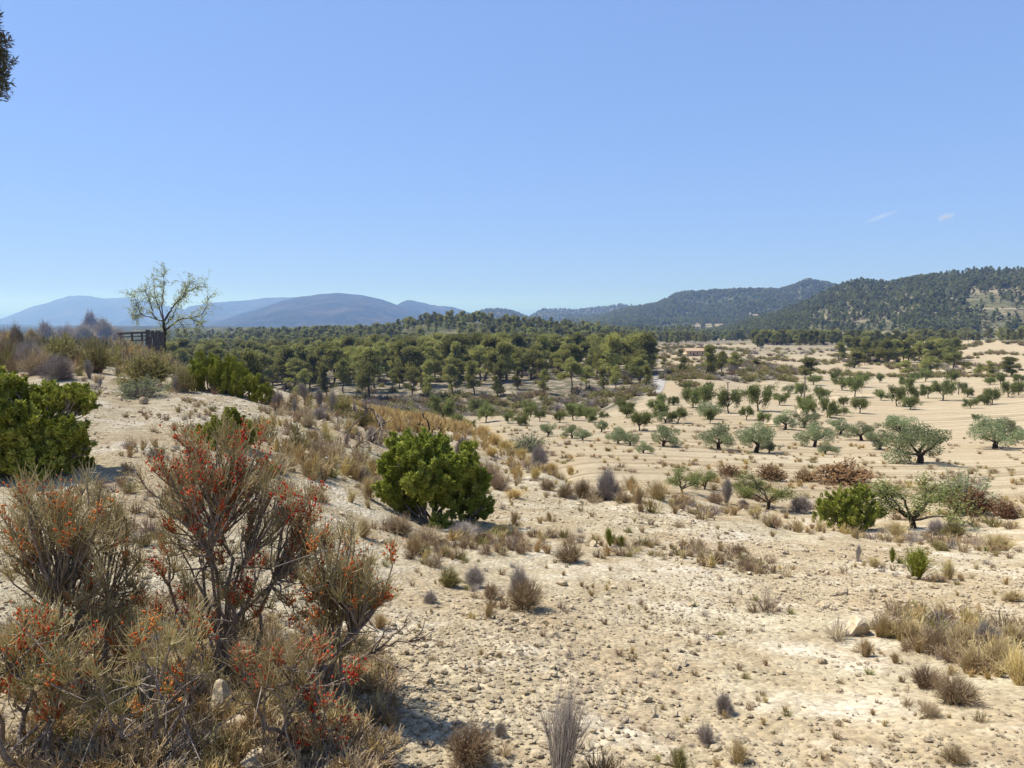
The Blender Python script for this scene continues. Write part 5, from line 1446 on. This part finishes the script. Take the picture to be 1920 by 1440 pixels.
ephedra(40, 1440, [(0,1160,110,1260),(-60,1180,90,1320),(40,1200,160,1300),(0,1260,140,1360)], 804, "low shrub thick with orange red berries at the left edge", n_stem=5, berry=0.6, tufts=52, per=32, orange=0.75, D=2.45)
ephedra(545, 1420, [(460,1190,600,1290),(500,1230,680,1340),(520,1290,640,1390),(440,1230,540,1340)], 805, "low berried shrub at the foot of the one leaning right", n_stem=5, berry=0.4, tufts=46, per=32, orange=0.75)
ephedra(280, 1400, [(230,1150,360,1290),(180,1230,320,1370),(300,1180,430,1300)], 806, "sparse low berried shrub between the two tall ones", n_stem=5, berry=0.25, tufts=22, per=32, orange=0.6)

# bare dead branches
def dead_branch(name, label, origin, polylines, seed, mat, fork=2):
    """polylines: picture points (px, py, dy) at the origin's distance"""
    rg = np.random.default_rng(seed)
    D = origin[1]; lines = []
    for pl, r0, r1 in polylines:
        pts = []
        for px, py, dy in pl:
            q = at(px, py, D); q[1] += dy; pts.append(q - origin)
        pts = np.array(pts); t = np.linspace(0, len(pts) - 1, len(pts) * 3)
        pp = np.stack([np.interp(t, range(len(pts)), pts[:, i]) for i in range(3)], 1)
        pp[1:-1] += rg.normal(size=(len(pp) - 2, 3)) * r0 * 0.8
        lines.append((pp, r0, r1))
        for _ in range(fork * len(pts)):
            b = pp[rg.integers(1, len(pp))]; L = np.linalg.norm(pp[-1] - pp[0]) * rg.uniform(0.12, 0.3)
            d = unit(pp[-1] - pp[0] + rg.normal(size=3) * 0.5 * np.linalg.norm(pp[-1] - pp[0]))
            lines.append((bend(b, b + d * L, 5, rg, 0.08), r1 * 1.6, r1 * 0.5))
    V, q = curve_tube_list(lines[:1], 6); e = bpy.data.objects.new(name, None); COL.objects.link(e); e.location = origin
    link("limb", make_mesh("limb", V, q, mat, smooth=True), e)
    V, q = curve_tube_list(lines[1:], 5); link("twigs", make_mesh("twigs", V, q, mat, smooth=True), e)
    return tag(e, label, "dead branch")
o_ = hit(672, 842)
dead_branch("dead_branch", "tangle of fallen dead branches in the dry brush", o_, [([(667,841,0),(685,826,.1),(705,814,.2),(716,800,.3),(702,784,.4),(684,776,.4),(668,776,.3),(640,772,.2)],.04,.014),
    ([(698,780,.4),(714,800,.1),(712,822,-.2)],.02,.008),([(716,800,.3),(690,822,-.2),(700,834,-.3)],.018,.008),([(684,776,.4),(664,794,.2),(650,808,0)],.015,.006),([(705,814,.2),(730,818,0),(745,826,-.2)],.014,.006)], 61, BARK['wood'])
o_ = hit(799, 820)
dead_branch("dead_branch", "charred forked dead stems above the lone juniper", o_, [([(799,820,0),(797,806,0),(790,800,.1),(785,794,.1)],.035,.012),([(799,816,0),(806,802,.1),(800,788,.1),(791,779,.1)],.03,.012),([(803,818,0),(812,808,0),(813,799,0)],.02,.008)], 62, BARK['dark'], 1)
o_ = hit(827, 816)
dead_branch("dead_branch", "small charred stump right of the forked dead stems", o_, [([(827,816,0),(823,806,0),(826,797,.1)],.03,.012),([(829,815,0),(836,806,0),(842,800,0)],.018,.008)], 63, BARK['dark'], 1)
o_ = hit(640, 1270)
dead_branch("dead_branch", "bare dark branch reaching right over the gravel", o_, [([(640,1265,0),(690,1228,.02),(730,1212,.04),(800,1214,.06)],.010,.003),([(690,1228,.02),(715,1195,0),(730,1170,0)],.006,.002),([(690,1228,.02),(740,1240,-.05),(770,1246,-.06)],.006,.002),([(715,1212,.02),(745,1190,.03),(760,1165,.03)],.005,.002)], 64, BARK['wood'], 3)
o_ = hit(1240, 1222)
o_[2] += 0.012
dead_branch("fallen_stick", "dark stick lying on the gravel", o_, [([(1248,1220,0),(1275,1226,.0),(1310,1230,.0)],.014,.006)], 65, BARK['wood'], 1)
o_ = hit(668, 1060)
dead_branch("dead_branch", "bare forked twig sticking up left of the gravel", o_, [([(640,1130,0),(655,1075,0),(648,1030,.02),(640,985,.02)],.007,.002),([(655,1075,0),(672,1040,0),(690,1030,0)],.005,.002)], 66, BARK['wood'], 3)

# ------------------------------------------------------------------ stones
for i, (px, py, w, h, words) in enumerate(((1606,1188,52,34,"largest pale boulder, beside the tan grass bank"),(1634,1180,15,20,"upright stone slab against the largest boulder"),(1578,1116,24,16,"brown stone above the largest boulder"),(1384,1114,16,14,"dark brown stone on the open gravel"),
        (1546,1142,26,16,"half buried stone left of the dead twigs"),(1542,1245,16,13,"dark stone left of the straw tuft"),(410,1345,52,76,"pale rock under the red berried shrubs"),(440,1385,70,40,"grey rock lying below the pale rock"),(500,1436,80,36,"whitish rock at the bottom of the shrubs"),
        (269,758,18,14,"pale stone below the open shrub on the path"),(223,751,14,8,"flat pale stone left of the stone on the path"),(870,1254,18,11,"brown stone in the gravel left of centre"),(954,1181,16,9,"flat brown stone below the dark cushion bush"),
        (1098,1298,20,9,"flat stone right of the tall grey shrub"),(894,1246,12,9,"small stone right of the brown one left of centre"),(1112,1025,20,12,"white stone by the upright green shoots"),(806,1284,14,14,"rounded stone above the brown shrub"),(894,1292,14,12,"small pale stone above the brown shrub"),
        (1055,1098,20,14,"pale block in the gravel right of the grey twigs"),(637,880,18,10,"white stone between the straw tufts"),(922,842,16,8,"white stone in the golden grass"),(1183,1204,14,8,"flat chip on the open gravel"),(1268,1192,12,9,"brown chip near the lying stick"),(1655,1172,20,9,"flat stone behind the largest boulder"))):
    p, W, H = bush_at(px, py, w, h)
    me = stone_mesh("stone", (931 if i == 0 else 900 + i), STONE, 3 if w > 30 else 2, (1, 0.8, 1), 0.06)
    o = link("stone", me, None, p + np.array([0, 0, H * 0.28]), (RNG.uniform(-.2, .2), RNG.uniform(-.2, .2), RNG.uniform(0, 6.28)), (W * 1.35, W * 1.2, H * 1.5))
    tag(o, words, "stone", "stones on the slope")
# gravel: small chips over the near slope
CHIPS = [("chip", stone_mesh("chip", 950 + i, STONE, 1, (1, 0.75, 0.5), 0.12)) for i in range(8)]
n = 95000
th = RNG.uniform(-0.72, 0.72, n); r = np.exp(RNG.uniform(math.log(1.9), math.log(19), n))
x = r * np.sin(th); y = r * np.cos(th)
dens = 0.42 + 1.7 * fbm(x * 0.45, y * 0.45, 4) + np.where(x > -0.6, 0.12, -0.1)
m = RNG.random(n) < dens
x, y, r = x[m], y[m], r[m]; z = base_h(x, y); n = len(x)
sz = np.clip(np.exp(RNG.normal(math.log(0.0135), 0.68, n)), 0.005, 0.085) * (0.75 + r * 0.06)
scatter("gravel", "pale angular stone chips strewn over the slope", np.stack([x, y, z + sz * 0.16], 1), np.stack([RNG.uniform(-.4, .4, n), RNG.uniform(-.4, .4, n), RNG.uniform(0, 6.28, n)], 1), sz, RNG.integers(0, 8, n), CHIPS)

# ------------------------------------------------------------------ dry grass and litter nobody could count
def small(kind, i, nn, r): 
    m_, sh = kind
    return ("tuft", join_parts(brush(960 + i, nn, m_, sh, r, 1), "tuft"))
TUFTS = [small(k, i, nn, r) for i, (k, nn, r) in enumerate(((('straw', 'tuft'), 60, 0.010), (('tan', 'wide'), 70, 0.009), (('brown', 'wide'), 60, 0.010), (('grey', 'wide'), 50, 0.009), (('gold', 'tuft'), 70, 0.010), (('heath', 'wide'), 70, 0.010)))]
def strew(name, label, poly, n, size, mix, dr=None, aspect=1.0, noise_f=1.2, grow=False):
    xs = [q[0] for q in poly]; ys = [q[1] for q in poly]
    pts = []
    X, Y = [], []
    # sample on the ground in polar steps and keep what falls inside the picture outline
    a0, a1 = math.atan((min(xs) - 960) / FPX), math.atan((max(xs) - 960) / FPX)
    k = n * 6
    t = RNG.uniform(a0, a1, k); r = np.exp(RNG.uniform(math.log(dr[0]), math.log(dr[1]), k))
    x = r * np.sin(t); y = r * np.cos(t); z = base_h(x, y)
    qx, qy = project(x, y, z)
    keep = in_poly(qx, qy, poly) & (RNG.random(k) < 0.55 + noise_f * fbm(x * 0.9 + n, y * 0.9, 3))
    x, y, z = x[keep][:n], y[keep][:n], z[keep][:n]
    n = len(x); s = RNG.uniform(*size, n) * (np.clip(y / 4.5, 0.8, 2.4) if grow else 1)
    return scatter(name, label, np.stack([x, y, z], 1), np.stack([RNG.normal(size=n) * .1, RNG.normal(size=n) * .1, RNG.uniform(0, 6.28, n)], 1), np.stack([s * aspect, s * aspect, s], 1), RNG.choice(6, n, p=np.array(mix) / sum(mix)), TUFTS)
strew("dry_litter", "dry straw and twig litter under the berried shrubs", [(-200,1500),(-200,1080),(250,1120),(620,1140),(740,1250),(760,1360),(700,1500)], 760, (0.04, 0.14), (5, 3, 1, 3, 0.5, 0.3), (1.7, 4.6), 1.5)
strew("dry_brush", "dry brush and grass covering the slope behind the shrubs", [(480,740),(760,760),(860,800),(900,900),(720,960),(520,930),(480,830)], 420, (0.12, 0.32), (4, 3, 1.5, 1.5, 2, 2.5), (8, 34), 1.1)
strew("golden_grass", "stand of golden grass at the slope's far edge", [(690,764),(860,772),(900,800),(880,815),(690,810)], 420, (0.22, 0.40), (1.5, 0.3, 0, 0, 6, 0), (17, 34), 0.9, 0.3)
strew("golden_streak", "golden grass streak along the slope's upper lip", [(835,790),(900,798),(965,842),(1010,872),(960,884),(895,848),(845,822)], 170, (0.12, 0.26), (2.5, 1, 0, 0, 5, 0), (15, 30), 1.1, 0.6)
strew("grass_bank", "dry tan grass filling the long bank at the right", [(1640,1160),(1760,1160),(1960,1190),(1960,1290),(1840,1262),(1720,1222),(1650,1200)], 120, (0.07, 0.18), (5, 3, 1, 0.7, 1.5, 0.3), (4, 6.5), 1.3, 0.4)
strew("knoll_brush", "low dry brush filling the knoll below the skyline", [(-100,600),(240,600),(350,655),(350,700),(200,690),(0,700),(-100,720)], 520, (0.25, 0.75), (1.5, 3, 2, 2, 0.3, 3), (14, 40), 1.1, 0.5)
strew("slope_grass", "small dry sprigs scattered over the stony slope", [(620,900),(960,880),(1250,930),(1600,1010),(2000,1040),(2000,1500),(640,1500)], 300, (0.02, 0.06), (4, 2, 3, 3, 0.7, 1), (1.9, 15), 1.3, 1.4, True)
strew("tuft_row", "band of low brown tufts crossing the slope", [(760,1020),(900,990),(1100,1010),(1300,1020),(1500,1065),(1480,1085),(1250,1052),(1050,1046),(900,1040),(780,1075)], 210, (0.06, 0.15), (3, 2, 4, 1, 0.6, 1), (6.5, 12), 1.4, 0.8)
strew("path_sprigs", "small dry sprigs on the stony path of the knoll", [(150,1000),(230,780),(380,740),(480,800),(420,900),(260,1040)], 160, (0.05, 0.16), (3, 2, 3, 2, 0, 0.5), (5, 20), 1.3, 1.4)
strew("field_weeds", "faint dry weeds in lines on the ploughed field", [(860,800),(1240,790),(1960,800),(1960,1000),(1500,960),(1240,900),(1000,860)], 800, (0.08, 0.28), (4, 2, 2, 0.3, 2, 0.4), (18, 75), 2.4, 1.6)
strew("lip_grass", "dry grass along the lip where the slope drops to the field", [(900,870),(1100,890),(1300,940),(1560,985),(1920,1030),(1920,1050),(1500,1000),(1250,965),(1000,930),(900,920)], 260, (0.08, 0.26), (5, 2, 2, 1, 1, 0.5), (10, 24), 1.3, 1.0)

# small tufts and broken sprigs that gather round the bushes, so that they merge into uneven patches
SP = [q for q in BRUSH_SPOTS if q[1] < 34]
pts, rr_, ix = [], [], []
OF = {'straw': (0, 0, 1), 'gold': (4, 4, 0), 'tan': (1, 0, 1), 'pink': (1, 1, 2), 'brown': (2, 2, 1), 'heath': (5, 2, 0), 'broom': (5, 0), 'grey': (3, 3, 1), 'gup': (3, 1), 'gsp': (3, 2), 'lime': (5, 0), 'sage': (5, 3), 'red': (2, 1), 'dead': (3, 2)}
for bx, by, bw, bh, bk in SP:
    for _ in range(int(RNG.integers(2, 7))):
        a = RNG.uniform(0, 6.28); d = bw * (0.35 + abs(RNG.normal()) * 0.55)
        pts.append((bx + math.cos(a) * d * 1.3, by + math.sin(a) * d)); rr_.append(bh * RNG.uniform(0.12, 0.5)); ix.append(int(RNG.choice(OF[bk])))
pts = np.array(pts); n = len(pts); rr_ = np.array(rr_)
scatter("brush_litter", "broken sprigs and small tufts round the feet of the bushes", np.stack([pts[:, 0], pts[:, 1], base_h(pts[:, 0], pts[:, 1])], 1), np.stack([RNG.normal(size=n) * .2, RNG.normal(size=n) * .2, RNG.uniform(0, 6.28, n)], 1), np.stack([rr_ * 1.3, rr_ * 1.3, rr_], 1), ix, TUFTS)

# ------------------------------------------------------------------ pine bough at the left edge and two wisps of cloud
def edge_pine():
    rg = np.random.default_rng(55)
    D = 28.0; K = 2.0
    p = np.array([-22.6, D, gz(-22.6, D)])
    lines = [(bend((0, 0, -0.3), (0.1, 0.1, 15.5 - p[2]), 8, rg, 0.02), 0.26, 0.06)]
    lumps = []
    for px, py, rr in ((-12,24,.16),(-14,42,.2),(-8,62,.2),(2,72,.13),(-12,100,.26),(10,108,.15),(-4,132,.2),(2,148,.16),(-14,165,.2),(-45,90,.3),(-50,150,.3),(-70,40,.35),(-90,110,.4),(-75,190,.3)):
        q = at(px, py, D) - p
        q[1] += rg.uniform(-.5, .5); rr *= K
        lumps.append((*q, rr, rr * 1.2, rr))
        z0 = q[2] - 0.9
        lines.append((bend((0.05, 0.05, z0), q, 6, rg, 0.07), 0.035, 0.012))
    for _ in range(12):
        a = rg.uniform(1.2, 5.0); R = rg.uniform(.6, 2.2); z = rg.uniform(6, 15.5)
        lumps.append((math.cos(a) * R, math.sin(a) * R, z - p[2], 1.0, 1.0, .8)); lines.append((bend((0, 0, z - p[2] - .4), lumps[-1][:3], 4, rg, .05), .04, .015))
    tv, tq = curve_tube_list(lines[:1], 8); bv, bq = curve_tube_list(lines[1:], 5)
    V, q, t = crown_in_lumps(lumps, 20000, 0.24, 0.045, rg, fill=0.6, up=0.3, spread=0.7)
    e = bpy.data.objects.new("pine_tree", None); COL.objects.link(e); e.location = p
    link("trunk", make_mesh("trunk", tv, tq, BARK['pine'], smooth=True), e)
    link("limbs", make_mesh("limbs", bv, bq, BARK['pine'], smooth=True), e)
    link("crown", make_mesh("crown", V, q, LEAF['bough'], t), e)
    tag(e, "dark pine bough cut by the left edge against the sky", "pine tree")
edge_pine()
def cloud(label, c, half, seed, dens):
    """a soft puff: thickest in the middle, torn by noise"""
    import bmesh
    m, nt, out = mat_new("cloud_vapour")
    tc = N(nt, "ShaderNodeTexCoord").outputs["Object"]
    ln = N(nt, "ShaderNodeVectorMath", {0: tc}, operation='LENGTH').outputs["Value"]
    soft = math_n(nt, 'POWER', math_n(nt, 'SUBTRACT', 1.0, ln, True), 1.5)
    nz = N(nt, "ShaderNodeTexNoise", {"Scale": 2.2, "Detail": 4.0, "W": float(seed)}, noise_dimensions='4D'); nt.links.new(tc, nz.inputs["Vector"])
    dn = math_n(nt, 'MULTIPLY', math_n(nt, 'MULTIPLY', soft, math_n(nt, 'SUBTRACT', math_n(nt, 'MULTIPLY', nz.outputs[0], 2.6), 0.75, True)), dens)
    pv = N(nt, "ShaderNodeVolumePrincipled", {"Color": (1, 1, 1, 1), "Density": dn, "Anisotropy": 0.2})
    nt.links.new(pv.outputs[0], out.inputs["Volume"])
    bm = bmesh.new(); bmesh.ops.create_icosphere(bm, subdivisions=3, radius=1.0)
    me = bpy.data.meshes.new("cloud"); bm.to_mesh(me); bm.free(); me.materials.append(m)
    k = 9000 / FPX
    return tag(link("cloud", me, None, at(c[0], c[1], 9000), (0, -0.35, 0), (half[0] * k, half[0] * k * 0.8, half[1] * k)), label, "cloud")
cloud("small white wisp of cloud at the right of the sky", (1774, 407), (18, 8), 3, 0.035)
cloud("very faint thin wisp of cloud left of the brighter one", (1652, 406), (38, 7), 8, 0.005)
